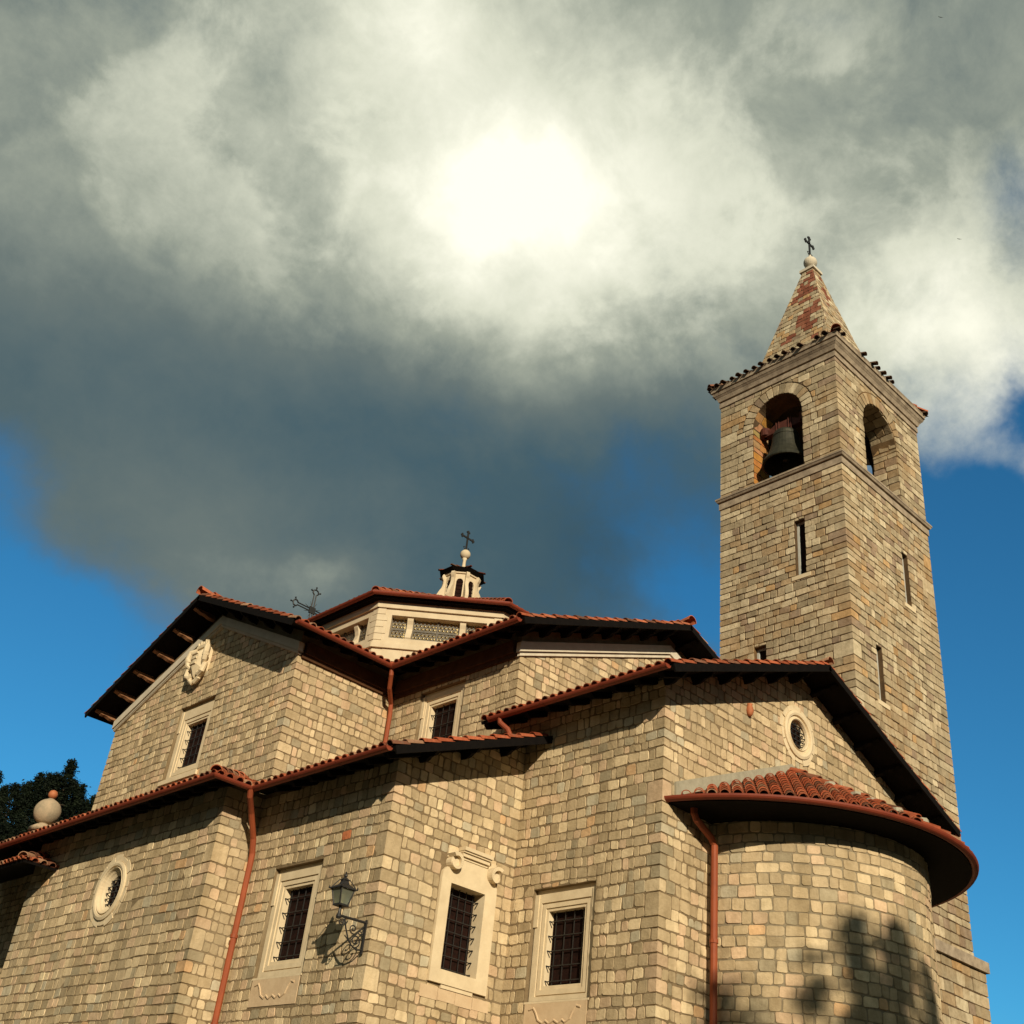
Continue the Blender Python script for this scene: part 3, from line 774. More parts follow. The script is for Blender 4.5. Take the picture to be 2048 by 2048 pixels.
def round_window(fr, cu, cv, ro, rf, rb, dep, hood):
    mb = MB(); n = 40
    prof = [(ro, -.01), (ro, .045), (ro - .05, .06), (ro - .09, .05), (ro - .10, .012), (rf + .03, .02), (rf + .015, .045), (rf, .03), (rf - .012, -.01), ((rf + rb) / 2 + .02, -.03), ((rf + rb) / 2, -.055), (rb + .015, -dep * .6), (rb, -dep)]
    rings = [mb.idx([fr.pt(cu + r_ * math.cos(2 * pi * k / n), cv + r_ * math.sin(2 * pi * k / n), d_) for k in range(n)]) for r_, d_ in prof]
    for a, b in zip(rings[:-1], rings[1:]):
        for k in range(n): mb.fi((a + k, a + (k + 1) % n, b + (k + 1) % n, b + k))
    # radial surround blocks
    m = 14
    for k in range(m):
        a0, a1 = 2 * pi * k / m + .015, 2 * pi * (k + 1) / m - .015
        ex = hood * (1 + .22 * math.sin(k * 2.4)); ts_ = [a0 + (a1 - a0) * q / 4 for q in range(5)]
        poly = [(cu + (ro + .004) * math.cos(t), cv + (ro + .004) * math.sin(t)) for t in ts_] + [(cu + (ro + ex) * math.cos(t), cv + (ro + ex) * math.sin(t)) for t in reversed(ts_)]
        fprism(mb, fr, poly, -.02, .012 + .006 * (k % 3))
    w = mb.build('round_window', M_cream, CH, smooth=False)
    p = MB(); p.face([fr.pt(cu + (rb + .02) * math.cos(2 * pi * k / n), cv + (rb + .02) * math.sin(2 * pi * k / n), -dep + .002) for k in range(n)])
    p.build('pane', M_pane, w)
    g = MB()
    for k in range(-1, 2):
        hh = math.sqrt(max(0, rb * rb - (k * rb * .55) ** 2)); bar(g, fr, cu + k * rb * .55 - .009, cu + k * rb * .55 + .009, cv - hh, cv + hh, -dep + .04, -dep + .058)
    for k in range(-2, 3):
        v = cv + k * rb * .38; hh = math.sqrt(max(0, rb * rb - (k * rb * .38) ** 2)); bar(g, fr, cu - hh, cu + hh, v - .009, v + .009, -dep + .06, -dep + .075)
        for s in ((-1,) if fr.N.x < -.5 else (1,)):
            g.tube([fr.pt(cu + s * hh, v, -dep + .05), fr.pt(cu + s * (hh - .01), v, -dep + .09)], .007, 5); g.tube([fr.pt(cu + s * (hh - .01), v, -dep + .10), fr.pt(cu + s * (hh - .01), v - .07, -dep + .05)], .007, 5)
    g.build('grille', M_iron, w)
round_window(FA(E0x), OC0[0], OC0[1], .57, .43, .30, .15, .12)
round_window(FB(E4y), OC4[0], OC4[1], .47, .29, .25, .09, .10)
# terracotta plaque on the gable, carved arms on the left gable
mb = MB(); mb.lathe((16.217, E4y - .03, 8.56), [(.03, 0), (.055, .03), (.075, .10), (.06, .17), (.045, .20), (.06, .23), (.02, .24)], 12)
mb.build('wall_plaque', M_terra, CH, smooth=True)
def coat_of_arms():
    fr = FA(UX); cu, cv = -23.36, 10.84; mb = MB()
    # bulging shield
    n = 12; rows = []
    out = [(-.27, .34), (.27, .34), (.31, .05), (.26, -.24), (.0, -.48), (-.26, -.24), (-.31, .05)]
    for k, q in enumerate((1, .82, .5, .0)):
        rows.append([fr.pt(cu + u * q, cv - .02 + v * q, (.06, .19, .26, .28)[k]) for u, v in out])
    i = [mb.idx(r_) for r_ in rows]; n = len(out)
    b = mb.idx([fr.pt(cu + u * 1.05, cv - .02 + v * 1.05, -.01) for u, v in out])
    for A, B in zip([b] + i[:-1], i):
        for k in range(n): mb.fi((A + k, A + (k + 1) % n, B + (k + 1) % n, B + k))
    # scrolled frame
    def scroll(pts, r0, r1):
        m = len(pts); mb.tube([fr.pt(cu + u, cv + v, d) for u, v, d in pts], [r0 + (r1 - r0) * k / (m - 1) for k in range(m)], 8)
    for s in (-1, 1):
        scroll([(s * .22, .30, .12), (s * .36, .26, .20), (s * .40, .10, .22), (s * .36, -.06, .20), (s * .27, -.14, .14)], .075, .06)
        scroll([(s * .27, -.10, .10), (s * .36, -.18, .16), (s * .34, -.34, .18), (s * .22, -.40, .16), (s * .14, -.34, .14)], .06, .07)
        scroll([(s * .14, -.36, .10), (s * .18, -.48, .14), (s * .06, -.55, .14), (0, -.50, .12)], .06, .05)
        scroll([(s * .05, .34, .08), (s * .18, .38, .13), (s * .24, .30, .14)], .055, .05)
        mb.lathe(fr.pt(cu + s * .37, cv + .05, .2), [(.02, -.07), (.08, -.03), (.085, .03), (.02, .07)], 10)
    # crest above
    for k in range(5):
        u = -.18 + .09 * k
        mb.tube([fr.pt(cu + u, cv + .36, .10), fr.pt(cu + u * 1.25, cv + .50 + .03 * (k % 2), .13)], [.05, .035], 7)
    bar(mb, fr, cu - .22, cu + .22, cv + .33, cv + .41, -.01, .17)
    for k in range(3): mb.tube([fr.pt(cu - .12, cv + .14 - .13 * k, .27), fr.pt(cu + .12, cv + .14 - .13 * k, .27)], .03, 6)
    mb.build('coat_of_arms', M_cream, CH)
coat_of_arms()
# ball finial on the left wing and a low porch roof beyond it
mb = MB(); fx, fy = 11.3, 29.4
bar(mb, Fr((fx, fy, 0), (0, -1, 0)), -.2, .2, 6.6, 7.70, -.2, .2); bar(mb, Fr((fx, fy, 0), (0, -1, 0)), -.25, .25, 7.70, 7.80, -.25, .25)
mb.lathe((fx, fy, 7.80), [(.21, 0), (.13, .05), (.13, .10)] + [(.335 * math.cos(R(q)), .40 + .335 * math.sin(R(q))) for q in range(-62, 75, 12)] + [(.07, .745)], 24)
f = mb.build('finial', M_ball, CH, smooth=True)
mb = MB(); mb.lathe((fx, fy, 8.56), [(.07, 0), (.11, .05), (.12, .11), (.09, .18), (.03, .21)], 14); mb.build('finial_knob', M_terra, f, smooth=True)
def r_porch(tm, wm, gm):
    x0, y0, z0 = 9.45, 25.03, 5.92
    S = Slope((x0, y0, z0), (0, 1, 0), (1, 0, 0), SL)
    roof_face(tm, wm, S, [(0, 0), (6, 0), (6, 1.85), (1.85, 1.85)], lambda u: 0, lambda u: min(u, 1.85), 0, 6, rs)
    S2 = Slope((x0, y0, z0), (1, 0, 0), (0, 1, 0), SL)
    roof_face(tm, wm, S2, [(0, 0), (1.85, 0), (1.85, 1.85)], lambda u: 0, lambda u: u, 0, 1.85, rs)
    ridge(tm, S.pt(-.04, -.04, .02), S.pt(1.85, 1.85, .02), rs)
roof(r_porch, 'porch_roof')

# ---- octagonal drum, dome roof, lantern
DR = 4.086; DA = DR * math.cos(pi / 8); DH = DR * math.sin(pi / 8)
oct_n = [Vector((math.cos(R(45 * k)), math.sin(R(45 * k)), 0)) for k in range(8)]
DC = Vector((XC, YC, 0))
mb = MB(); lat = []; mul = []
for nn in oct_n:
    fr = Fr(DC + nn * DA, nn); H = DH
    base_wall(mb, fr, -H, H, 9.9, [(-H, 13.44), (H, 13.44)], [rhole(-1.20, 1.20, 12.49, 13.12, .28)], (.5, .5, .5))
    bar(mb, fr, -H * 1.02, H * 1.02, 13.29, 13.46, -.1, .06)
    bar(mb, fr, -H * 1.01, H * 1.01, 12.18, 12.30, -.1, .07); bar(mb, fr, -H * 1.0, H * 1.0, 12.30, 12.36, -.1, .035)
    for s in (-1, 1):
        for k in range(5):
            z = 12.40 + k * .18; w = .27 if k % 2 else .20
            u0, u1 = (-H, -H + w) if s < 0 else (H - w, H)
            bar(mb, fr, u0 + (.0 if s < 0 else .004), u1 - (.0 if s > 0 else .004), z + .006, z + .172, -.02, .016)
    for k in range(6):
        for q in range(6):
            u = -H + 2 * H * (q + (.5 if k % 2 else 0)) / 6
            if u + H * .33 < H + .01: bar(mb, fr, max(u, -H) + .005, u + 2 * H / 6 - .005, 10.2 + .33 * k + .005, 10.2 + .33 * k + .322, -.02, .012)
drum = mb.build('dome_drum', M_drum, CH)
for nn in oct_n:
    fr = Fr(DC + nn * DA, nn)
    for um in (-.73, .60):
        m_ = MB(); pr = [(.0, .0), (.10, .0), (.125, .05), (.11, .12), (.06, .22), (.04, .34), (.06, .46), (.09, .55), (.10, .63), (0, .63)]
        m_.prism([fr.pt(um - .075, 12.49 + z, -.20 + d * 1.5) for d, z in pr], fr.U * .15); m_.build('mullion', M_drum, drum)
    for (a, b) in ((-1.20, -.81), (-.65, -.03), (-.03, .52), (.68, 1.20)):
        l_ = MB(); bar(l_, fr, a, a + .022, 12.49, 13.12, -.20, -.17); bar(l_, fr, b - .022, b, 12.49, 13.12, -.20, -.17)
        bar(l_, fr, a, b, 12.79, 12.815, -.2001, -.1699)
        s_ = .098; rr = .060; row = 0; v = 12.54
        while v < 13.12:
            u = a + .035 + (s_ / 2 if row % 2 else 0)
            while u < b - .03:
                # ring of an openwork screen: hexagonal hole
                o = [fr.pt(u + s_ * .585 * math.cos(R(60 * k + 30)), v + s_ * .585 * math.sin(R(60 * k + 30)), -.185) for k in range(6)]
                i_ = [fr.pt(u + rr * .62 * math.cos(R(60 * k + 30)), v + rr * .62 * math.sin(R(60 * k + 30)), -.185) for k in range(6)]
                j = l_.idx(o + i_)
                for k in range(6): l_.fi((j + k, j + (k + 1) % 6, j + 6 + (k + 1) % 6, j + 6 + k))
                u += s_
            v += s_ * .866; row += 1
        l_.build('window_lattice', M_lattice, drum)
    p_ = MB(); bar(p_, fr, -1.19, 1.19, 12.495, 13.115, -.275, -.255); p_.build('window_pane', M_gold, drum)
def r_dome(tm, wm, gm):
    ro = DR + .30; ap = ro * math.cos(pi / 8); hl = ro * math.sin(pi / 8); z0 = 13.55; sl = .50; tt = ap - .62
    for nn in oct_n:
        e = Vector((0, 0, 1)).cross(nn); O = DC + nn * ap + Vector((0, 0, z0)) - e * hl
        S = Slope(O, e, -nn, sl); k = tt / ap
        roof_face(tm, wm, S, [(0, 0), (2 * hl, 0), (2 * hl - hl * k, tt), (hl * k, tt)], lambda u: 0, lambda u: min(tt, ap * (1 - abs(u - hl) / hl)), 0, 2 * hl, rs, thick=.10)
        a = DC + nn * ap - e * hl + Vector((0, 0, z0 + .05)); b = DC + (nn * ap - e * hl) * .17 + Vector((0, 0, z0 + sl * tt + .03))
        ridge(tm, a, b, rs, rad=.12)
    w = DR + .08
    for k in range(8):                       # dark timber eave band between cornice and roof
        a0, a1 = R(45 * k - 22.5), R(45 * k + 22.5)
        p = [DC + Vector((math.cos(a) * q, math.sin(a) * q, z)) for a, q, z in ((a0, DR - .2, 13.461), (a1, DR - .2, 13.461), (a1, DR + .10, 13.461), (a0, DR + .10, 13.461), (a0, DR - .2, 13.6), (a1, DR - .2, 13.6), (a1, DR + .28, 13.56), (a0, DR + .28, 13.56))]
        wm.hexa([p[1], p[0], p[3], p[2], p[5], p[4], p[7], p[6]])
    g = [DC + Vector((math.cos(R(45 * k + 22.5)) * (ro + .05), math.sin(R(45 * k + 22.5)) * (ro + .05), z0 + .03)) for k in range(9)]
    gutter(gm, g, r=.075)
roof(r_dome, 'dome_roof')
def iron_cross(mb, base, h, w, t=.022, fancy=True, feet=True, yaw=0.):
    """wrought iron cross with trefoil ends, arms along x"""
    c = Vector(base); X = Vector((math.cos(yaw), math.sin(yaw), 0)); Z = Vector((0, 0, 1)); Y = Vector((-math.sin(yaw), math.cos(yaw), 0))
    zc = h * .66; B = lambda p, x, z: mb.box(p, X * x, Y * t * .6, Z * z)
    B(c + Z * h * .5, t, h * .5); B(c + Z * zc, w * .5, t)
    for p, d in ((c + Z * h, Z), (c + Z * zc + X * w * .5, X), (c + Z * zc - X * w * .5, -X)):
        q = X if d == Z else Z
        k = .085 * h
        for s in (-1, 1): mb.box(p - d * k * .5 + q * s * k * .75, X * (k * .42), Y * t * .55, Z * (k * .42))
        mb.box(p, X * k * .45, Y * t * .62, Z * k * .45)
    if feet:
        for s in (-1, 1): mb.tube([c + X * s * .02, c + X * s * .10 * h + Z * .05 * h, c + X * s * .17 * h + Z * .14 * h, c + X * s * .10 * h + Z * .17 * h], .014, 5)
def lantern():
    z0, z1 = 15.0, 16.40; rb = .50; ap = rb * math.cos(pi / 8); hh = rb * math.sin(pi / 8); mb = MB()
    c = Vector((XC, YC, 0))
    for nn in oct_n:
        fr = Fr(c + nn * ap, nn); aw = .10; s0, s1 = 15.52, 16.08
        hi = lambda u: s1 + math.sqrt(max(0, aw * aw - u * u))
        base_wall(mb, fr, -hh, hh, z0, [(-hh, z1), (hh, z1)], [(-aw, aw, lambda u: s0, hi, 10, .05)], (.5, .5, .5))
        bar(mb, fr, -hh, hh, z1 - .06, z1 + .05, -.05, .04)
    mb.lathe((XC, YC, z0), [(.70, 0), (.70, .40), (.64, .44), (.64, .48), (.52, .52)], 8, a0=R(22.5))
    for k in range(8):                       # scrolled buttresses on the corners
        a = R(45 * k + 22.5); d = Vector((math.cos(a), math.sin(a), 0)); e = Vector((-math.sin(a), math.cos(a), 0)) * .05
        pr = [(.42, 15.42), (.70, 15.42), (.72, 15.55), (.70, 15.68), (.64, 15.82), (.575, 15.95), (.55, 16.08), (.555, 16.18), (.59, 16.24), (.61, 16.31), (.575, 16.38), (.42, 16.38)]
        mb.prism([c + d * r_ + Vector((0, 0, z)) - e for r_, z in pr], e * 2)
    t = mb.build('lantern_turret', M_drum, CH)
    g = MB()
    for nn in oct_n:
        fr = Fr(c + nn * (ap - .045), nn); aw = .115; m = 10
        g.face([fr.pt(-aw, 15.5), fr.pt(aw, 15.5)] + [fr.pt(aw * math.cos(pi * q / m), 16.08 + aw * math.sin(pi * q / m)) for q in range(m + 1)])
        for q in range(3): bar(g, fr, -.07 + .07 * q - .006, -.07 + .07 * q + .006, 15.52, 16.17, .01, .022)
        for q in range(5): bar(g, fr, -.11, .11, 15.60 + .12 * q, 15.612 + .12 * q, .022, .03)
    g.build('window_lattice', M_pane, t)
    rf, wd = MB(), MB(); ro = .70
    for k in range(8):
        a0, a1 = R(45 * k - 22.5), R(45 * k + 22.5); P = lambda a, r_, z: c + Vector((math.cos(a) * r_, math.sin(a) * r_, z))
        wd.hexa([P(a1, .5, 16.40), P(a0, .5, 16.40), P(a0, .60, 16.40), P(a1, .60, 16.40), P(a1, .5, 16.53), P(a0, .5, 16.53), P(a0, ro, 16.47), P(a1, ro, 16.47)])
        rf.face([P(a0, ro, 16.475), P(a1, ro, 16.475), P(a1, .06, 16.74), P(a0, .06, 16.74)], (.22, .07, .04))
        ridge(rf, P(a0, ro + .02, 16.46), P(a0, .1, 16.73), rs, rad=.045, L=.25)
    rf.c = [tuple(x * .38 for x in c_) for c_ in rf.c]
    rfo = rf.build('turret_roof', M_tile, t); wd.build('soffit', M_wood, rfo) if False else wd.build('turret_eave', M_wood, t)
    b = MB(); b.lathe((XC, YC, 16.70), [(.10, 0), (.07, .06), (.05, .20), (.05, .34), (.075, .42)], 12)
    b.lathe((XC, YC, 17.254), [(.002, -.155)] + [(.155 * math.cos(R(q)), .155 * math.sin(R(q))) for q in range(-75, 90, 15)] + [(.002, .155)], 18)
    b.build('finial_ball', M_drum, t, smooth=True)
    x = MB(); iron_cross(x, (XC, YC, 17.40), .66, .50, .026, yaw=R(2)); x.build('iron_cross', M_iron, t)
lantern()
# openwork cross over the far gable
mb = MB(); bx, by, bz = XC, 31.05, 16.35; P = lambda x, z: Vector((bx + x, by, bz + z))
mb.tube([P(0, -4.4), P(0, .2)], .05, 8)
zc = 1.43
for s in (-1, 1):
    mb.tube([P(s * .045, 0), P(s * .045, zc + .62)], .024, 5); mb.tube([P(-.62, zc + s * .045), P(.62, zc + s * .045)], .024, 5)
for ax, az_ in ((0, 1), (1, 0), (-1, 0)):
    q = lambda a, b: P(ax * a + (b if ax == 0 else 0), zc + az_ * a + (b if ax != 0 else 0))
    loop = [q(.60, -.045), q(.66, -.11), q(.76, -.09), q(.80, 0), q(.76, .09), q(.66, .11), q(.60, .045)]
    mb.tube(loop, .028, 5)
    for p_, o_ in ((q(.80, 0), q(.90, 0)), (q(.70, -.11), q(.74, -.20)), (q(.70, .11), q(.74, .20))): mb.tube([p_, o_], [.016, .034], 6)
for k in range(8):
    a = R(45 * k + 22.5); mb.tube([P(0, zc), P(.34 * math.cos(a), zc + .34 * math.sin(a))], [.02, .006], 5)
mb.box(P(0, zc), (.12, 0, 0), (0, .03, 0), (0, 0, .12))
mb.build('iron_cross', M_iron, CH)

# ==== BELL TOWER ====
TX, TY, TLX, TLY = 22.5, 12.8353, 4.484, 3.885
TW = thing('bell_tower', 'tall square stone bell tower with arched openings and pointed stone spire', 'bell tower', (TX + TLX / 2, TY + TLY / 2, -1.6))
rt = random.Random(23)
TCO = make_courses(6.7, 22.4, .165, .255, rt)
kF = Corner(TCO, rt, tcol, (.28, .40), (.45, .68), .04); kL = Corner(TCO, rt, tcol, (.28, .40), (.45, .68), .04); kR = Corner(TCO, rt, tcol, (.28, .40), (.45, .68), .04)
TM = (.105, .068, .038)
cxT, cyT = TX + TLX / 2, TY + TLY / 2
fl, fr_ = FA(TX), FB(TY)
s1 = (-14.33, -14.02, 15.42, 17.10); s2 = (-15.66, -15.30, 12.2, 13.72); s3 = (25.36, 25.66, 15.45, 17.05); s4 = (23.58, 23.86, 12.0, 13.50)
aL = (-(cyT + .82), -(cyT - .82)); spL = 20.81; aR = (cxT - .90, cxT + .90); spR = 20.72; zB = 18.77
archL = (aL[0], aL[1], lambda u: zB, lambda u: spL + math.sqrt(max(0, .82 ** 2 - (u + cyT) ** 2)), 20, .75)
archR = (aR[0], aR[1], lambda u: zB, lambda u: spR + math.sqrt(max(0, .90 ** 2 - (u - cxT) ** 2)), 20, .75)
def tower_wall(fr, u0, u1, slits, arch, cu, sp, rad, left, right, nsplit=18.6):
    mb = MB(); base_wall(mb, fr, u0, u1, 6.6, [(u0, 22.3), (u1, 22.3)], [rhole(*s, dep=.20) for s in slits] + [arch], TM)
    fill(mb, fr, u0, u1, TCO, rt, tcol, (.17, .42), rects=list(slits) + [(cu - rad - .0, cu + rad + .0, zB, sp)], circles=[(cu, sp, rad + .36, sp)], left=left, right=right, h=(.008, .022), zmax=22.3)
    # the rows beside the springing that the arch ring circle cuts
    nv = 15
    for k in range(nv):
        a0, a1 = pi * k / nv + .012, pi * (k + 1) / nv - .012
        plate(mb, fr, [(cu + r_ * math.cos(t), sp + r_ * math.sin(t)) for r_, t in ((rad + .004, a0), (rad + .345, a0), (rad + .345, a1), (rad + .004, a1))], .022, tcol(rt), inset=.006, r=rt)
    return mb
mb = tower_wall(fl, -(TY + TLY), -TY, [s1, s2], archL, -cyT, spL, .82, (kL, 'a'), (kF, 'a'))
# jamb and soffit stones of the left opening (the jamb facing the camera is rust stained)
class ArchFr:
    """inner face of an arch: pt(depth, arc length, towards the centre)"""
    def __init__(s, fr, cu, sp, rad, t0, sg): s.__dict__.update(fr=fr, cu=cu, sp=sp, rad=rad, t0=t0, sg=sg)
    def pt(s, u, v, d=0.):
        t = s.t0 + s.sg * v / s.rad; r_ = s.rad - d
        return s.fr.pt(s.cu + r_ * math.cos(t), s.sp + r_ * math.sin(t), -u)
def jamb(mb, O, nrm, dep, z1, pal):
    f = Fr(O, nrm); fill(mb, f, 0, dep, TCO, rt, pal, (.28, .6), h=(.006, .014), rects=[(-1, 9, -9, zB), (-1, 9, z1, 99)], zmin=zB - .3, zmax=z1)
rust = lambda r: tuple(x * r.uniform(.8, 1.15) for x in ((.42, .19, .06) if r.random() < .6 else (.38, .24, .12)))
jamb(mb, (TX, cyT + .82, 0), (0, -1, 0), .75, spL, rust)
jamb(mb, (TX + .75, cyT - .82, 0), (0, 1, 0), .75, spL, tcol)
fill(mb, ArchFr(fl, -cyT, spL, .82, pi, -1), 0, .75, make_courses(.01, .82 * pi * .2, .2, .3, rt), rt, rust, (.3, .5), h=(.006, .014))
mb.build('wall', M_tstone, TW)
mb = tower_wall(fr_, TX, TX + TLX, [s3, s4], archR, cxT, spR, .90, (kF, 'b'), (kR, 'b'))
jamb(mb, (cxT + .90, TY + .75, 0), (-1, 0, 0), .75, spR, tcol)
jamb(mb, (cxT - .90, TY, 0), (1, 0, 0), .75, spR, tcol)
fill(mb, ArchFr(fr_, cxT, spR, .90, 0, 1), 0, .75, make_courses(.01, .90 * pi * .9, .2, .3, rt), rt, tcol, (.25, .45), h=(.006, .014))
mb.build('wall', M_tstone, TW)
# far walls (with the same openings) and inner faces of the bell chamber
mb = MB()
fb1 = Fr((TX + TLX, 0, 0), (1, 0, 0)); fb2 = Fr((0, TY + TLY, 0), (0, 1, 0))
aB = (cyT - .82, cyT + .82, lambda u: zB, lambda u: spL + math.sqrt(max(0, .82 ** 2 - (u - cyT) ** 2)), 16, .75)
aC = (-cxT - .9, -cxT + .9, lambda u: zB, lambda u: spR + math.sqrt(max(0, .90 ** 2 - (u + cxT) ** 2)), 16, .75)
base_wall(mb, fb1, TY, TY + TLY, 6.6, [(TY, 22.3), (TY + TLY, 22.3)], [aB], (.34, .28, .19))
base_wall(mb, fb2, -(TX + TLX), -TX, 6.6, [(-(TX + TLX), 22.3), (-TX, 22.3)], [aC], (.34, .28, .19))
mb.build('wall', M_tstone, TW)
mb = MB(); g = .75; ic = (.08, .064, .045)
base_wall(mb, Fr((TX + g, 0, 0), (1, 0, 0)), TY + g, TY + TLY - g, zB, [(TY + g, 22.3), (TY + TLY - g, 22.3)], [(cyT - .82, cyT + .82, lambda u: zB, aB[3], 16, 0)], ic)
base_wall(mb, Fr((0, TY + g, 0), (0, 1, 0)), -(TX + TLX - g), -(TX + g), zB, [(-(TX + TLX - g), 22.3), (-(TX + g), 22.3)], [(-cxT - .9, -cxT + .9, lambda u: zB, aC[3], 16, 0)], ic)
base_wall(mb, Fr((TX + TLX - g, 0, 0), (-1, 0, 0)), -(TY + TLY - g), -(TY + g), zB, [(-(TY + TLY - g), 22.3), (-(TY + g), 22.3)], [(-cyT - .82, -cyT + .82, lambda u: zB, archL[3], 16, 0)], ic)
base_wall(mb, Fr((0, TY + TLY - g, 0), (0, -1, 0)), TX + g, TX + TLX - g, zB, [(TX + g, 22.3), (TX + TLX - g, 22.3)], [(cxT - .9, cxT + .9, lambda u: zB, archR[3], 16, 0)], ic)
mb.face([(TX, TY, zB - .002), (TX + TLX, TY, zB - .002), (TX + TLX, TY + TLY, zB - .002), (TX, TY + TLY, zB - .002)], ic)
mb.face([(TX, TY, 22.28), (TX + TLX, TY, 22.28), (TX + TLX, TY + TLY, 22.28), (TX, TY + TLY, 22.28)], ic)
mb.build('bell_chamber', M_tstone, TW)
def ringband(mb, z0, z1, d0, d1=None, parts=1):
    d1 = d0 if d1 is None else d1
    q = lambda d, z: [Vector((TX - d, TY - d, z)), Vector((TX + TLX + d, TY - d, z)), Vector((TX + TLX + d, TY + TLY + d, z)), Vector((TX - d, TY + TLY + d, z))]
    i = mb.idx(q(-.05, z0) + q(d0, z0) + q(d1, z1) + q(-.05, z1))
    for a, b in ((0, 4), (4, 8), (8, 12)):
        for k in range(4): mb.fi((i + a + k, i + a + (k + 1) % 4, i + b + (k + 1) % 4, i + b + k))
mb = MB(); ringband(mb, 18.385, 18.58, .05); ringband(mb, 18.58, 18.62, .02); ringband(mb, 18.62, 18.68, .09, .12); ringband(mb, 18.68, 18.735, .13, .13); ringband(mb, 18.735, 18.768, .13, .09)
mb.build('string_course', M_tgrey, TW)
mb = MB(); ringband(mb, 22.08, 22.25, .05); ringband(mb, 22.25, 22.31, .015); ringband(mb, 22.31, 22.37, .07, .09); ringband(mb, 22.37, 22.44, .09, .12); ringband(mb, 22.44, 22.50, .125, .17); ringband(mb, 22.50, 22.58, .175, .21); ringband(mb, 22.58, 22.62, .19); ringband(mb, 22.62, 22.72, .235)
mb.build('cornice', M_tgrey, TW)
# wider foot of the tower
mb = MB(); TF = .16
FCO = make_courses(-1.6, 6.55, .2, .3, rt); kf = Corner(FCO, rt, tcol, (.28, .40), (.45, .68), .05); kfr = Corner(FCO, rt, tcol, (.28, .40), (.45, .68), .05)
for f, a, b, l, r_ in ((FA(TX - TF), -(TY + TLY + TF), -(TY - TF), None, (kf, 'a')), (FB(TY - TF), TX - TF, TX + TLX + TF, (kf, 'b'), (kfr, 'b'))):
    base_wall(mb, f, a, b, -1.6, [(a, 6.6), (b, 6.6)], (), TM); fill(mb, f, a, b, FCO, rt, tcol, (.3, .65), left=l, right=r_, h=(.008, .02))
for f, a, b in ((Fr((TX + TLX + TF, 0, 0), (1, 0, 0)), TY - TF, TY + TLY + TF), (Fr((0, TY + TLY + TF, 0), (0, 1, 0)), -(TX + TLX + TF), -(TX - TF))): base_wall(mb, f, a, b, -1.6, [(a, 6.6), (b, 6.6)], (), TM)
mb.build('tower_foot', M_tstone, TW)
mb = MB(); ringband(mb, 6.50, 6.74, .25, .25); ringband(mb, 6.74, 6.82, .22, .02); mb.build('string_course', M_tgrey, TW)
mb = MB(); bar(mb, FB(TY - TF), 24.75, 25.75, 4.6, 4.72, -.02, .14); bar(mb, FB(TY - TF), 24.82, 25.68, 4.52, 4.602, -.02, .08); mb.build('door_hood', M_cream, TW)
def slit(fr, s):
    mb = MB(); a, b, c, d = s; w = b - a
    bar(mb, fr, a, b, c, d, -.22, -.18)
    t = mb.build('slit_window', M_pane, TW)
    e = MB(); bar(e, fr, b - .05, b, c, d, -.18, -.12); bar(e, fr, a, a + .06, c, d, -.18, -.12); bar(e, fr, a + .06, b - .05, d - .04, d, -.18, -.12)
    e.build('window_frame', plain_mat('pale_metal', (.42, .42, .38), (.5, .5, .45), .5, 9), t)
    k = MB(); bar(k, fr, a - .12, b + .14, c - .12, c - .005, -.02, .035); k.build('sill', M_cream, t)
for f, s in ((fl, s1), (fl, s2), (fr_, s3), (fr_, s4)): slit(f, s)
# spire
mb = MB(); hb = 1.42; zs0, zs1 = 23.25, 28.22; hc = .20
SCO = None
for nn in (Vector((-1, 0, 0)), Vector((0, -1, 0)), Vector((1, 0, 0)), Vector((0, 1, 0))):
    rise = zs1 - zs0; run = hb - hc
    V = (Vector((0, 0, rise)) - nn * run).normalized(); Nn = (nn * rise + Vector((0, 0, run))).normalized()
    O = Vector((cxT, cyT, zs0)) + nn * hb; f = Fr(O, Nn, V); Ls = math.hypot(rise, run)
    mb.face([f.pt(-hb, 0), f.pt(hb, 0), f.pt(hc, Ls), f.pt(-hc, Ls)], TM)
    cs = make_courses(0, Ls, .16, .24, rt); k = (hb - hc) / Ls
    PT = [(.2, .86, .9, .16), (-.1, .70, .7, .10), (.35, .52, .35, .10), (.30, .36, .30, .09), (-.05, .44, .25, .05), (.0, .06, .35, .09), (-.45, .30, .18, .05), (.55, .22, .15, .05)] if nn.x < -.5 else [(-.3, .78, .4, .10), (-.55, .60, .2, .06), (.2, .9, .4, .05)]
    class Lich:
        n = 0
    def spcol(r, PT=PT):
        return tcol(r)
    sub = MB(); fill(sub, f, -hb, hb, cs, rt, spcol, (.14, .32), planes=[(1, k, hb - .004), (-1, k, hb - .004), (0, 1, Ls)], h=(.006, .02))
    off = len(mb.v); last = None
    for fc, cc_ in zip(sub.f, sub.c):
        if cc_ is not last:                      # a new stone: decide whether lichen covers it, by where it sits
            last = cc_; p = Vector(sub.v[fc[0]]) - f.O; v = p.dot(f.V) / Ls; w_ = max(.1, hb - k * v * Ls); u = p.dot(f.U) / w_
            hit = any(((u - a) / c) ** 2 + ((v - b) / d) ** 2 < rt.uniform(.3, 1.5) for a, b, c, d in PT)
            use = lerp((.22, .075, .045), (.32, .13, .08), rt.random()) if hit and rt.random() < .78 else cc_
        mb.f.append(tuple(q + off for q in fc)); mb.c.append(use); mb.m.append(0)
    mb.v += sub.v
mb.build('spire', M_spire, TW)
mb = MB(); c = Vector((cxT, cyT, 0))
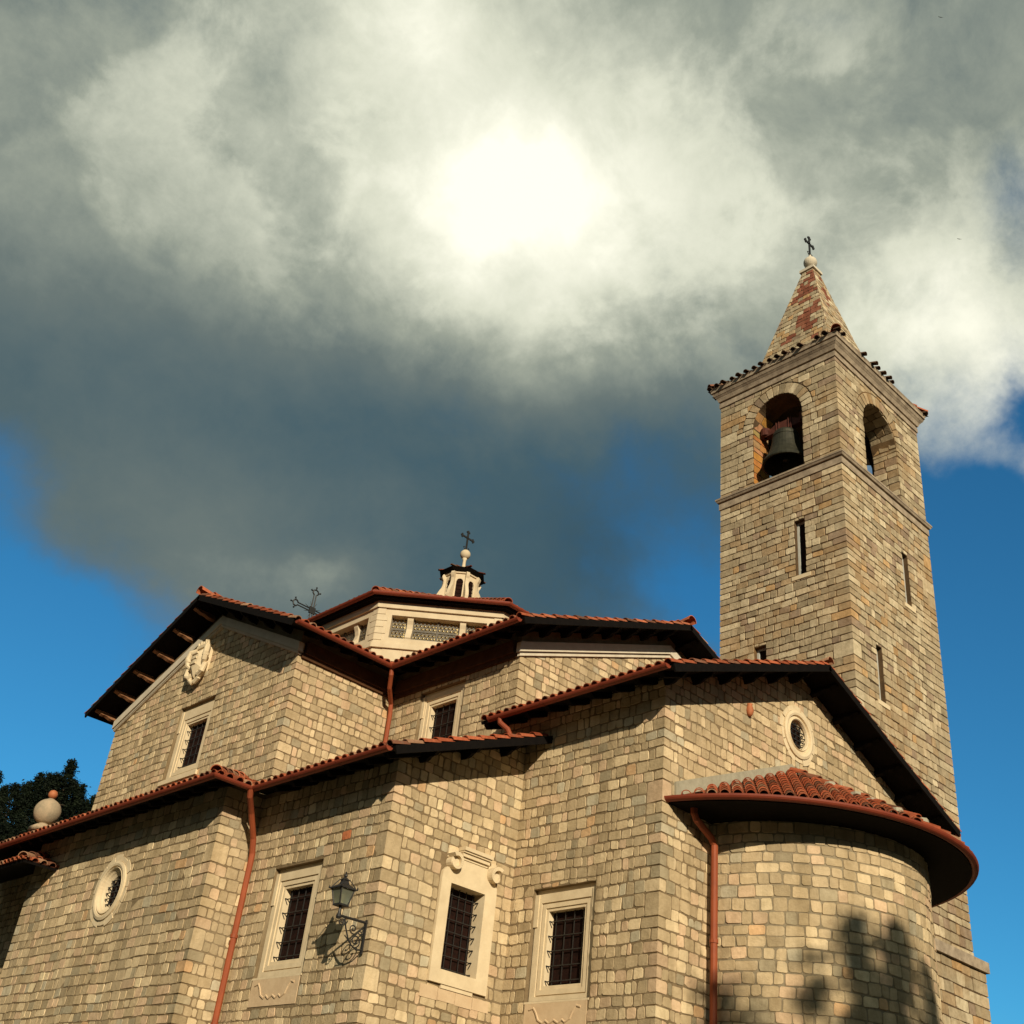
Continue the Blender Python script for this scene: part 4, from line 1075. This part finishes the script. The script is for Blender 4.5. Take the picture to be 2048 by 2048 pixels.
mb.box(c + Vector((0, 0, 28.27)), (.27, 0, 0), (0, .27, 0), (0, 0, .05)); mb.lathe(c + Vector((0, 0, 28.32)), [(.20, 0), (.12, .08), (.10, .15), (.13, .19)], 14)
mb.lathe(c + Vector((0, 0, 28.735)), [(.002, -.22)] + [(.225 * math.cos(R(q)), .225 * math.sin(R(q))) for q in range(-75, 90, 15)] + [(.002, .225)], 20)
mb.lathe(c + Vector((0, 0, 28.94)), [(.09, 0), (.05, .06), (.045, .14)], 10)
fo = mb.build('finial', M_grey, TW)
x = MB(); iron_cross(x, (cxT, cyT, 29.05), .88, .52, .034); x.build('iron_cross', M_iron, fo)
tm, wm = MB(), MB(); ov = .26
for nn, h_, w_ in ((Vector((-1, 0, 0)), TLX / 2 + ov, TLY / 2 + ov), (Vector((1, 0, 0)), TLX / 2 + ov, TLY / 2 + ov), (Vector((0, -1, 0)), TLY / 2 + ov, TLX / 2 + ov), (Vector((0, 1, 0)), TLY / 2 + ov, TLX / 2 + ov)):
    e = Vector((0, 0, 1)).cross(nn); O = Vector((cxT, cyT, 22.76)) + nn * h_ - e * w_; S = Slope(O, e, -nn, .5); T = h_ - hb + .12
    top_ = lambda u, w_=w_, T=T: min(T, u + .05, 2 * w_ - u + .05)
    roof_face(tm, wm, S, [(0, 0), (2 * w_, 0), (2 * w_ - T, T), (T, T)], lambda u: .05 * math.sin(u * 9) - .03, top_, 0, 2 * w_, rt, sp=.27, dark=.95, skip=.5 if nn.y < 0 else .08)
for sx in (-1, 1):
    for sy in (-1, 1): ridge(tm, (cxT + sx * (TLX / 2 + ov), cyT + sy * (TLY / 2 + ov), 22.80), (cxT + sx * 1.4, cyT + sy * 1.4, 23.36), rt, rad=.14)
t = tm.build('roof', M_tile, TW); wm.build('roof_bed', M_tgrey, t)
mb = MB(); mb.tube([(22.85, TY + TLY, 18.10), (22.85, TY + TLY + .12, 18.10)], .09, 12); mb.tube([(22.85, TY + TLY + .12, 18.10), (22.85, TY + TLY + .18, 18.10)], [.13, .12], 12); mb.build('wall_knob', M_iron, TW)

# ==== BELL ====
BL = thing('bell', 'dark bronze bell hanging from a red yoke in the tower arch', 'bell', (TX + .42, cyT, 19.5))
bx, by = TX + .42, cyT
mb = MB()
prof = [(.66, -.12), (.675, -.09), (.64, .0), (.57, .12), (.48, .32), (.42, .55), (.385, .78), (.37, .92), (.33, 1.0), (.22, 1.06), (.08, 1.08)]
rings = [mb.idx([Vector((bx + r_ * math.cos(2 * pi * q / 32), by + r_ * math.sin(2 * pi * q / 32), 19.5 + z)) for q in range(32)]) for r_, z in prof + [(.30, .93), (.35, .6), (.45, .25), (.62, -.12)]]
for a, b in zip(rings[:len(prof) - 1], rings[1:len(prof)]):
    for q in range(32): mb.fi((a + q, a + (q + 1) % 32, b + (q + 1) % 32, b + q))
inn = rings[len(prof):]
mb.fi([rings[len(prof) - 1] + q for q in range(32)])
for a, b in zip([rings[0]] + inn[::-1][:-1], inn[::-1]):
    for q in range(32): mb.fi((a + (q + 1) % 32, a + q, b + q, b + (q + 1) % 32))
mb.fi([inn[0] + q for q in range(32)])
for z in (.80,): mb.lathe((bx, by, 19.5 + z), [(({.12: .592, .16: .568, .80: .384}[z]) + .0, 0), (({.12: .592, .16: .568, .80: .384}[z]) + .012, .012), (({.12: .592, .16: .568, .80: .384}[z]) - .01, .024)], 32)
mb.build('bell_body', M_bronze, BL, smooth=False)
mb = MB()
mb.prism([(bx - .09, by + y, 20.62 + z) for y, z in ((-.84, 0), (.84, 0), (.84, .14), (.45, .20), (.25, .30), (-.25, .30), (-.45, .20), (-.84, .14))], (.18, 0, 0))
for s in (-1, 1):
    for q in (0, .09): mb.tube([(bx - .1, by + s * (.16 + q), 20.5), (bx - .1, by + s * (.16 + q), 20.94), (bx + .1, by + s * (.16 + q), 20.94)], .018, 6)
    mb.lathe((bx - .02, by + s * .66, 20.78), [(.04, -.16), (.15, -.12), (.15, .12), (.04, .16)], 12)
mb.build('yoke', M_yoke, BL)
mb = MB(); mb.tube([(bx, by, 20.4), (bx, by, 19.62)], .03, 8); mb.lathe((bx, by, 19.5), [(.03, 0), (.10, .04), (.10, .12), (.03, .17)], 12); mb.build('clapper', M_iron, BL)

# ==== WALL LAMP ====
LX, LY = 10.45, 14.79
WLm = thing('wall_lamp', 'black iron wall lantern on a scrolled bracket at the corner of the church', 'wall lamp', (E2x, LY, 3.7))
mb = MB()
mb.box((E2x - .04, LY, 3.79), (.012, 0, 0), (0, .02, 0), (0, 0, .25))
mb.tube([(E2x - .02, LY, 4.0), (LX, LY, 3.99)], .02, 8)
arcp = [(E2x - .05, 3.60), (E2x - .15, 3.58), (E2x - .26, 3.63), (E2x - .34, 3.72), (E2x - .40, 3.84), (E2x - .45, 3.97)]
mb.tube([(x_, LY, z_) for x_, z_ in arcp], .013, 6)
def spiral(cx_, cz_, r0, turns, a0, s=1):
    pts = []
    for k in range(26):
        t_ = k / 25; a = a0 + s * 2 * pi * turns * t_; r_ = r0 * (1 - .85 * t_); pts.append((cx_ + r_ * math.cos(a), LY, cz_ + r_ * math.sin(a)))
    mb.tube(pts, .010, 5)
spiral(E2x - .19, 3.70, .10, 1.5, R(250)); spiral(E2x - .26, 3.86, .075, 1.4, R(-60), -1); spiral(E2x - .11, 3.86, .06, 1.3, R(200)); spiral(LX + .06, 3.91, .055, 1.4, R(60), -1)
mb.tube([(E2x - .05, LY, 3.95), (E2x - .15, LY, 3.85), (E2x - .3, LY, 3.66), (E2x - .4, LY, 3.74)], .010, 5)
mb.build('bracket', M_iron, WLm)
mb = MB(); zt, zl_ = 4.37, 4.14; wt, wb = .122, .076
mb.lathe((LX, LY, 3.94), [(.03, 0), (.045, .03), (.03, .07), (.022, .10), (.022, .16), (.05, .20)], 10)
mb.box((LX, LY, 4.135), (wb + .012, 0, 0), (0, wb + .012, 0), (0, 0, .012))
cs4 = [(-1, -1), (1, -1), (1, 1), (-1, 1)]
for sx, sy in cs4:
    mb.tube([(LX + sx * wb, LY + sy * wb, zl_), (LX + sx * wt, LY + sy * wt, zt)], .012, 5)
    mb.tube([(LX + sx * (wt + .01), LY + sy * (wt + .01), zt + .02), (LX + sx * .085, LY + sy * .085, zt + .10), (LX + sx * .05, LY + sy * .05, zt + .15)], .008, 5)
P = lambda w, z: [Vector((LX + sx * w, LY + sy * w, z)) for sx, sy in cs4]
i = mb.idx(P(wt + .03, zt - .004) + P(wt + .03, zt + .012) + P(.06, zt + .075) + P(.042, zt + .125) + P(.055, zt + .14) + P(.01, zt + .19))
for a in range(0, 20, 4):
    for k in range(4): mb.fi((i + a + k, i + a + (k + 1) % 4, i + a + 4 + (k + 1) % 4, i + a + 4 + k))
mb.fi((i + 3, i + 2, i + 1, i))
mb.lathe((LX, LY, zt + .18), [(.012, 0), (.03, .02), (.03, .04), (.012, .055), (.018, .07), (.004, .09)], 8)
for sx, sy in cs4: mb.lathe((LX + sx * (wt + .03), LY + sy * (wt + .03), zt + .0), [(.012, 0), (.016, .02), (.004, .05)], 6)
lf = mb.build('lantern_frame', M_iron, WLm)
for k in range(4):
    a, b = cs4[k], cs4[(k + 1) % 4]; g = MB()
    g.face([(LX + a[0] * (wb - .004), LY + a[1] * (wb - .004), zl_ + .012), (LX + b[0] * (wb - .004), LY + b[1] * (wb - .004), zl_ + .012), (LX + b[0] * (wt - .004), LY + b[1] * (wt - .004), zt - .006), (LX + a[0] * (wt - .004), LY + a[1] * (wt - .004), zt - .006)])
    g.build('glass_pane', M_glass, lf)
mb = MB(); mb.lathe((LX, LY, 4.14), [(.035, 0), (.035, .06), (.02, .07)], 10); mb.lathe((LX, LY, 4.21), [(.015, 0), (.035, .04), (.04, .08), (.02, .12)], 10); mb.build('light_bulb', M_mortar, lf)

# ==== GROUND, HILL ====
mb = MB(); G = 2500
mb.face([(-G, -G, -1.6), (G, -G, -1.6), (G, G, -1.6), (-G, G, -1.6)])
struct(mb.build('ground', M_ground))
nx, ny = 110, 30
def hill_z(x, y):
    a = math.degrees(math.atan2(x, y)); d = math.hypot(x, y)      # hill at left; unseen ring added to block low sky, open towards +x +y
    if -95 <= a <= 5: fa = 1.0
    elif 5 < a < 75: fa = math.exp(-((a - 5) / 15.0) ** 2)
    elif a >= 75: fa = 1 - math.exp(-((a - 70) / 22.0) ** 2)
    else: fa = 1.0
    fd = 1 / (1 + math.exp(-(d - 118) / 14.0))
    return -1.7 + 40 * fa * fd + 1.5 * math.sin(x * .11) * math.cos(y * .07) * fd
mb = MB(); ids = []
for j in range(ny + 1):
    for i_ in range(nx):
        a = 2 * pi * i_ / nx; d = 70 + 190 * j / ny; x_, y_ = d * math.sin(a), d * math.cos(a)
        ids.append((x_, y_, hill_z(x_, y_)))
i0 = mb.idx(ids)
for j in range(ny):
    for i_ in range(nx):
        q, w = i0 + j * nx + i_, i0 + j * nx + (i_ + 1) % nx; mb.fi((q, w, w + nx, q + nx))
struct(mb.build('hillside', M_hill, smooth=True))

# ==== TREES ====
def crown_mesh(seed, h, rad, nclump, per, leaf, tones, shape, cl=(.09, .22)):
    r = random.Random(seed); mb = MB()
    for c_ in range(nclump):
        t = r.random() ** .8; z = h * (.12 + .88 * t); rr = rad * shape(t) * (.25 + .75 * r.random() ** .5); a = r.uniform(0, 2 * pi)
        C = Vector((rr * math.cos(a), rr * math.sin(a), z + r.uniform(-.03, .03) * h)); cs = rad * r.uniform(*cl)
        tone = tones[r.randrange(len(tones))]; b = r.uniform(.7, 1.25)
        for k in range(per):
            d = Vector((r.gauss(0, 1), r.gauss(0, 1), r.gauss(0, .6))) * cs * .6; p = C + d
            u = Vector((r.gauss(0, 1), r.gauss(0, 1), r.gauss(0, .7))).normalized(); v = u.cross(Vector((r.gauss(0, 1), r.gauss(0, 1), r.gauss(0, 1)))).normalized()
            l = leaf * r.uniform(.6, 1.5)
            mb.face([p - u * l, p + v * l * .45, p + u * l, p - v * l * .45], tuple(x * b for x in tone))
    return mb
def trunk_mesh(seed, h, r0, limbs, rad, shape):
    r = random.Random(seed); mb = MB(); pts = [Vector((r.uniform(-.02, .02) * h * k / 6, r.uniform(-.02, .02) * h * k / 6, h * .97 * k / 6)) for k in range(7)]
    mb.tube(pts, [r0 * (1 - .88 * k / 6) for k in range(7)], 8)
    for k in range(limbs):
        t = .15 + .8 * k / limbs; a = r.uniform(0, 2 * pi); L = rad * shape(t) * .8; b = Vector((0, 0, h * t))
        e = b + Vector((math.cos(a) * L, math.sin(a) * L, L * r.uniform(.0, .35)))
        mb.tube([b, (b + e) / 2 + Vector((0, 0, .06 * L)), e], [r0 * .35 * (1 - t * .6), r0 * .22 * (1 - t * .6), r0 * .06], 5)
    return mb
shade_tones = [(.004, .008, .004), (.006, .011, .005), (.009, .014, .006)]  # near-black: cloud shade over the far pines is put into the leaf colour
sh_round = lambda t: max(.12, math.sin(pi * min(1, .15 + .85 * t)) ** .7 if t < .95 else .2)
sh_cone = lambda t: max(.05, 1.02 - t) ** .75 * (.78 + .22 * math.sin(t * 26))
sh_pine = lambda t: max(.08, math.sin(pi * (.2 + .78 * t)) ** .8 * (.8 + .2 * math.sin(t * 19)))
variants = []
for k, (h, rad, shp) in enumerate(((11, 2.5, sh_cone), (12.5, 2.2, sh_cone), (9.5, 2.6, sh_pine))):
    variants.append((h, crown_mesh(40 + k, h, rad, 260, 36, .13, shade_tones, shp), trunk_mesh(60 + k, h, .22, 12, rad, shp)))
def place_tree(var, loc, sc, rz, label, src, group):
    o = thing('pine_tree', label, 'tree', loc, group); o.rotation_euler = (0, 0, rz); o.scale = (sc, sc, sc)
    for nm, me, in src:
        c_ = bpy.data.objects.new(nm, me); COL.objects.link(c_); c_.parent = o
    return o
srcs = []
for h, cm, tmh in variants:
    a = cm.build('crown', M_leaf); b = tmh.build('trunk', M_bark); srcs.append([('crown', a.data), ('trunk', b.data)])
    bpy.data.objects.remove(a); bpy.data.objects.remove(b)
FOREST = 'dark pines on the hillside behind the church'
rf = random.Random(9)
def at_az(az, d, top_el):      # root so that the crown top stands at this elevation angle
    return d * math.sin(R(az)), d * math.cos(R(az)), d * math.tan(R(top_el))
spec = [(18.45, 150, 15.75, 1), (18.95, 155, 15.2, 0), (19.35, 148, 15.35, 2), (19.85, 152, 15.55, 0), (20.25, 147, 16.05, 1), (20.62, 156, 16.15, 0), (20.95, 150, 16.15, 2), (21.42, 146, 16.95, 1), (21.75, 153, 16.05, 2), (22.15, 149, 15.95, 0), (22.55, 156, 15.35, 1), (22.95, 150, 15.65, 0), (23.5, 150, 15.9, 2), (24.2, 152, 15.5, 1),
        (17.6, 150, 15.3, 0), (16.6, 152, 15.6, 2)]
front = [(18.3 + .62 * k, 132 + 3 * (k % 3), 13.9 + .35 * math.sin(k * 2.1), k % 3) for k in range(10)]
LABELS = ['pine at the far left edge of the ridge, its pointed top level with its neighbours']
words = ['pointed pine on the ridge, first from the left edge of the photo', 'broad pine on the ridge, second from the left edge', 'bushy pine on the ridge, third from the left edge', 'round pine on the ridge, fourth from the left edge', 'pointed pine on the ridge above the ball finial, left side', 'round pine on the ridge directly above the ball finial', 'bushy pine on the ridge just right above the ball finial', 'tallest pine on the ridge with its tip above all others', 'bushy pine just right of the tallest pine on the ridge', 'round pine, second to the right of the tallest pine on the ridge', 'low pointed pine in the gap before the church gable wall', 'round pine partly hidden by the left edge of the gable wall']
for k, (az, d, el, v) in enumerate(spec):
    x_, y_, zt_ = at_az(az, d, el); h = variants[v][0]; sc = rf.uniform(.95, 1.2)
    lab = words[k] if k < len(words) else 'dark pine on the hillside standing hidden behind the church'
    place_tree(v, (x_, y_, zt_ - h * sc), sc, rf.uniform(0, 6.28), lab, srcs[v], FOREST)
for k, (az, d, el, v) in enumerate(front):
    x_, y_, zt_ = at_az(az, d, el); h = variants[v][0]; sc = rf.uniform(1.0, 1.25)
    place_tree(v, (x_, y_, zt_ - h * sc), sc, rf.uniform(0, 6.28), 'dark pine of the lower row below the ridge, in the shade behind the ball finial', srcs[v], FOREST)
# garden trees beside the viewer, right of the picture, whose shadow falls on the apse
gtone = [(.04, .065, .02), (.055, .085, .025), (.07, .09, .03)]
sh_cyp = lambda t: max(.05, math.sin(pi * (.12 + .86 * t)) ** .9 * (1.1 - .6 * t))
for k, (x_, y_, top, rad) in enumerate(((9.55, -2, 9.95, .95), (8.7, -2.1, 9.55, .85), (11.3, -2, 9.8, .75), (10.5, -1.9, 9.75, 1.25), (9.9, -2.2, 9.0, 1.3), (7.4, -2, 9.35, 1.3), (11.3, -2.4, 8.9, 1.0), (8.9, -2.6, 8.6, .9))):
    x_, y_, top = x_ - .585 * 9, y_ - 9, top + .455 * 9
    h = top + 1.6
    t_ = thing('cypress_tree', ('tall slender cypress in the garden to the right of the church front, outside the photo'), 'tree', (x_, y_, -1.6), 'garden cypresses beside the church')
    for nm, mm, mt in (('crown', crown_mesh(80 + k, h, rad, int(125 * rad), 60, .085, gtone, sh_cyp, (.16, .32)), M_leaf), ('trunk', trunk_mesh(90 + k, h, .13, 14, rad, sh_cyp), M_bark)):
        o = mm.build(nm, mt); o.parent = t_
# two birds far up in the sky
for k, d in enumerate((Vector((.627, .235, .935)), Vector((.724, .286, .776)))):
    p = d.normalized() * 190; mb = MB(); X = Vector((.8, -.5, .1)).normalized(); Y = Vector((.5, .8, .2)).normalized()
    mb.lathe(p, [(.01, -.10), (.05, 0), (.01, .14)], 6)
    for s in (-1, 1): mb.prism([p + Y * .05, p - Y * .06, p + X * s * .22 - Y * .03 + Vector((0, 0, .06)), p + X * s * .42 - Y * .10, p + X * s * .22 + Y * .06 + Vector((0, 0, .06))], (0, 0, .015))
    o = mb.build('bird', M_iron); o['label'] = ('tiny dark bird high in the clouds near the top right corner', 'tiny dark bird in the sky to the right of the spire cross')[k]; o['category'] = 'bird'; o['group'] = 'birds in the sky'

# ==== SKY, SUN, CAMERA ====
SUNT = Vector((.585, 1, -.455)).normalized()      # direction the light travels
sun = bpy.data.lights.new('sun', 'SUN'); sun.energy = 5.0; sun.angle = R(.55); sun.color = (1, .87, .655)
so = bpy.data.objects.new('sun', sun); COL.objects.link(so); so.rotation_euler = SUNT.to_track_quat('-Z', 'Y').to_euler()
W = bpy.data.worlds.new('World'); scene.world = W; W.use_nodes = True
nt = W.node_tree; nt.nodes.clear(); Lk = nt.links.new
out = nt.nodes.new('ShaderNodeOutputWorld')
sky = N(nt, 'ShaderNodeTexSky', sky_type='NISHITA'); sky.sun_disc = False
sd = -SUNT; sky.sun_elevation = math.asin(sd.z); sky.sun_rotation = math.atan2(sd.x, sd.y)
sky.air_density = 1.0; sky.dust_density = .3; sky.ozone_density = 3.0
tc = N(nt, 'ShaderNodeTexCoord'); D = tc.outputs['Generated']
def vm(op, a, b=None):
    n = nt.nodes.new('ShaderNodeVectorMath'); n.operation = op
    for k, v in enumerate((a, b)):
        if v is None: continue
        if hasattr(v, 'is_output'): Lk(v, n.inputs[k])
        else: n.inputs[k].default_value = v
    return n.outputs['Value'] if op == 'DOT_PRODUCT' else n.outputs['Vector']
def ma(op, a, b=None, c=None, clamp=False):
    n = nt.nodes.new('ShaderNodeMath'); n.operation = op; n.use_clamp = clamp
    for k, v in enumerate((a, b, c)):
        if v is None: continue
        if hasattr(v, 'is_output'): Lk(v, n.inputs[k])
        else: n.inputs[k].default_value = v
    return n.outputs[0]
CC = (.5533, .6365, .5373); C1 = (.7547, -.6561, 0); C2 = (-.3525, -.4055, .8434)
den = ma('MAXIMUM', vm('DOT_PRODUCT', D, CC), .12)
U0 = ma('DIVIDE', vm('DOT_PRODUCT', D, C1), den); V0 = ma('DIVIDE', vm('DOT_PRODUCT', D, C2), den)
def noise(scale, detail=6., rough=.55, off=(0, 0, 0), dist=0.):
    n = N(nt, 'ShaderNodeTexNoise', Scale=scale, Detail=detail, Roughness=rough, Distortion=dist)
    Lk(vm('ADD', D, off), n.inputs['Vector']); return n
w1 = noise(3.0, 5., .55, (3.1, 0, 0)); w2 = noise(9.0, 5., .6, (0, 7.3, 0))
def sepc(n):
    s = nt.nodes.new('ShaderNodeSeparateColor'); Lk(n.outputs['Color'], s.inputs[0]); return s.outputs
a1, a2 = sepc(w1), sepc(w2)
def warp(base, x, y): return ma('ADD', base, ma('ADD', ma('MULTIPLY', ma('SUBTRACT', x, .5), .12), ma('MULTIPLY', ma('SUBTRACT', y, .5), .09)))
U, V = warp(U0, a1[0], a2[0]), warp(V0, a1[1], a2[1])
CA, SA = math.cos(R(-7)), math.sin(R(-7))
BASIS = None
F_ = 2304.34
Mrow = [(.705, -.702, .101), (-.442, -.324, .837), (.554, .635, .538)]
def puv(px, py):
    d = [((px - 1024) / F_) * Mrow[0][k] - ((py - 1024) / F_) * Mrow[1][k] + Mrow[2][k] for k in range(3)]
    dot = lambda a: sum(x * y for x, y in zip(a, d))
    return dot(C1) / dot(CC), dot(C2) / dot(CC)
def blob(px, py, sx, sy, amp, rot=0., pw=1.0):
    u, v = puv(px, py); sx /= F_; sy /= F_; c, s = math.cos(R(rot)), math.sin(R(rot))
    du, dv = ma('SUBTRACT', U, u), ma('SUBTRACT', V, v)
    x = ma('ADD', ma('MULTIPLY', du, c / sx), ma('MULTIPLY', dv, s / sx)); y = ma('ADD', ma('MULTIPLY', du, -s / sy), ma('MULTIPLY', dv, c / sy))
    q = ma('ADD', ma('MULTIPLY', x, x), ma('MULTIPLY', y, y))
    return ma('MULTIPLY', ma('POWER', 2.71828, ma('MULTIPLY', q, -.5)), amp)
def total(base, items):
    t = None
    for it in items:
        b = blob(*it); t = b if t is None else ma('ADD', t, b)
    return ma('ADD', t, base)
#SKYBLOBS
BRIGHT = [
          (0, 0, 300, 170, 0.044), (341, 0, 300, 170, 0.042), (683, 0, 300, 170, 0.194), (1024, 0, 300, 170, 0.107), (1365, 0, 300, 170, -0.014), (1707, 0, 300, 170, 0.077),
          (2048, 0, 300, 170, 0.058), (170, 190, 300, 170, 0.089), (511, 190, 300, 170, 0.018), (853, 190, 300, 170, 0.039), (1194, 190, 300, 170, 0.141), (1535, 190, 300, 170, 0.055),
          (1877, 190, 300, 170, 0.032), (341, 400, 300, 170, 0.097), (683, 400, 300, 170, -0.05), (1024, 400, 300, 170, 0.392), (1365, 400, 300, 170, 0.127), (1707, 400, 300, 170, -0.065),
          (2048, 400, 300, 170, 0.066), (170, 600, 300, 170, 0.055), (511, 600, 300, 170, 0.025), (853, 600, 300, 170, 0.084), (1194, 600, 300, 170, 0.165), (1535, 600, 300, 170, -0.11),
          (1877, 600, 300, 170, 0.301), (0, 800, 300, 170, -0.106), (341, 800, 300, 170, -0.064), (683, 800, 300, 170, -0.114), (1024, 800, 300, 170, 0.02), (1365, 800, 300, 170, -0.068),
          (2048, 800, 300, 170, 0.354), (170, 1000, 300, 170, 0.031), (511, 1000, 300, 170, 0.067), (853, 1000, 300, 170, -0.04), (1535, 1000, 300, 170, -0.123), (1877, 1000, 300, 170, 0.099),
          (0, 1200, 300, 170, -0.106), (341, 1200, 300, 170, -0.048), (683, 1200, 300, 170, 0.07), (1024, 1200, 300, 170, -0.15), (1365, 1200, 300, 170, -0.034), (2048, 1200, 300, 170, 0.108),
          (1060, 390, 120, 95, 0.16), (1870, 620, 85, 75, 0.16), (640, 1120, 60, 32, 0.14), (850, 80, 90, 80, 0.14), (1960, 880, 90, 90, 0.1)]
COVER = [(20, 1190, 170, 90, -.85), (40, 1440, 320, 170, -1.45), (1970, 1290, 230, 230, -1.9), (1930, 1700, 330, 420, -1.9), (2030, 780, 45, 60, -.8), (2040, 400, 50, 90, -.5), (10, 980, 90, 80, -.65), (1390, 1230, 120, 70, -.85), (1230, 960, 110, 70, -.28), (1330, 1090, 120, 80, -.3), (1680, 20, 60, 30, -.2), (250, 1230, 140, 60, -.3)]
nB = noise(4.2, 10., .60, (1.7, 2.2, 0), .25); nF = noise(13., 10., .66, (5.2, 1.1, 3.3), .2); nR = noise(8.5, 9., .58, (2.2, 6.1, 4.3), .3)
def sstep(x, a, b):
    n = N(nt, 'ShaderNodeMapRange'); n.interpolation_type = 'SMOOTHSTEP'; n.inputs['From Min'].default_value = a; n.inputs['From Max'].default_value = b; Lk(x, n.inputs['Value']); return n.outputs['Result']
B0_ = total(.275, BRIGHT)
puff = ma('SUBTRACT', sstep(nR.outputs['Fac'], .44, .60), .45)          # crisper crests inside the bright cloud
lit = sstep(B0_, .22, .5)
nv_ = ma('ADD', ma('ADD', ma('MULTIPLY', ma('SUBTRACT', nB.outputs['Fac'], .5), .20), ma('MULTIPLY', ma('MULTIPLY', ma('SUBTRACT', nF.outputs['Fac'], .5), .30), ma('ADD', lit, .25))), ma('MULTIPLY', ma('MULTIPLY', puff, .10), ma('ADD', lit, .12)))
rear = ma('MULTIPLY', ma('SUBTRACT', .15, vm('DOT_PRODUCT', D, CC), clamp=True), .14)      # unseen cloud behind the viewer, brightness added to lift the ambient light
Bf = ma('ADD', ma('ADD', B0_, rear), nv_, clamp=True)
Cf0 = total(1.05, COVER)
Cf = ma('ADD', Cf0, ma('ADD', ma('MULTIPLY', ma('SUBTRACT', nB.outputs['Fac'], .5), .8), ma('MULTIPLY', ma('SUBTRACT', nF.outputs['Fac'], .5), .75)))
cr = ramp(nt, [(0., (.028, .080, .130)), (.14, (.062, .115, .142)), (.28, (.145, .185, .178)), (.45, (.345, .378, .31)), (.66, (.72, .735, .59)), (1., (1.12, 1.10, .92))])
Lk(Bf, cr.inputs['Fac'])
mr = N(nt, 'ShaderNodeMapRange'); mr.interpolation_type = 'SMOOTHSTEP'; mr.inputs['From Min'].default_value = -.1; mr.inputs['From Max'].default_value = 1.0
Lk(Cf, mr.inputs['Value'])
sx_ = nt.nodes.new('ShaderNodeSeparateXYZ'); Lk(D, sx_.inputs[0])
low = N(nt, 'ShaderNodeMapRange'); low.interpolation_type = 'SMOOTHSTEP'; Lk(sx_.outputs['Z'], low.inputs['Value'])
for k_, v_ in (('From Min', .12), ('From Max', .50), ('To Min', .80), ('To Max', 1.0)): low.inputs[k_].default_value = v_
cov = ma('MULTIPLY', mr.outputs['Result'], low.outputs['Result'])      # low clouds are thinner and let the blue through
tint = N(nt, 'ShaderNodeMix', data_type='RGBA', blend_type='MULTIPLY'); tint.inputs['Factor'].default_value = 1
Lk(sky.outputs['Color'], tint.inputs['A']); tint.inputs['B'].default_value = (.30, 1.0, 1.22, 1)
bg1 = N(nt, 'ShaderNodeBackground', Strength=.092); Lk(tint.outputs['Result'], bg1.inputs['Color'])
bg2 = N(nt, 'ShaderNodeBackground', Strength=1.0); Lk(cr.outputs['Color'], bg2.inputs['Color'])
ms = nt.nodes.new('ShaderNodeMixShader'); Lk(cov, ms.inputs['Fac']); Lk(bg1.outputs[0], ms.inputs[1]); Lk(bg2.outputs[0], ms.inputs[2])
Lk(ms.outputs[0], out.inputs['Surface'])

cam = bpy.data.cameras.new('camera'); cam.sensor_width = 36; cam.lens = 36 * F_ / 2048; cam.clip_end = 6000; cam.clip_start = .1
co = bpy.data.objects.new('camera', cam); COL.objects.link(co); scene.camera = co
yaw, pit, rol = R(41.135), R(32.559), R(6.882)
f = Vector((math.cos(pit) * math.sin(yaw), math.cos(pit) * math.cos(yaw), math.sin(pit))); r0 = Vector((math.cos(yaw), -math.sin(yaw), 0)); u0 = r0.cross(f)
rr = r0 * math.cos(rol) + u0 * math.sin(rol); uu = -r0 * math.sin(rol) + u0 * math.cos(rol)
co.matrix_world = Matrix(((rr.x, uu.x, -f.x, 0), (rr.y, uu.y, -f.y, 0), (rr.z, uu.z, -f.z, 0), (0, 0, 0, 1)))
scene.view_settings.view_transform = 'Standard'; scene.view_settings.look = 'None'; scene.view_settings.exposure = 0; scene.view_settings.gamma = 1
scene.render.film_transparent = False
scene.cycles.max_bounces = 6
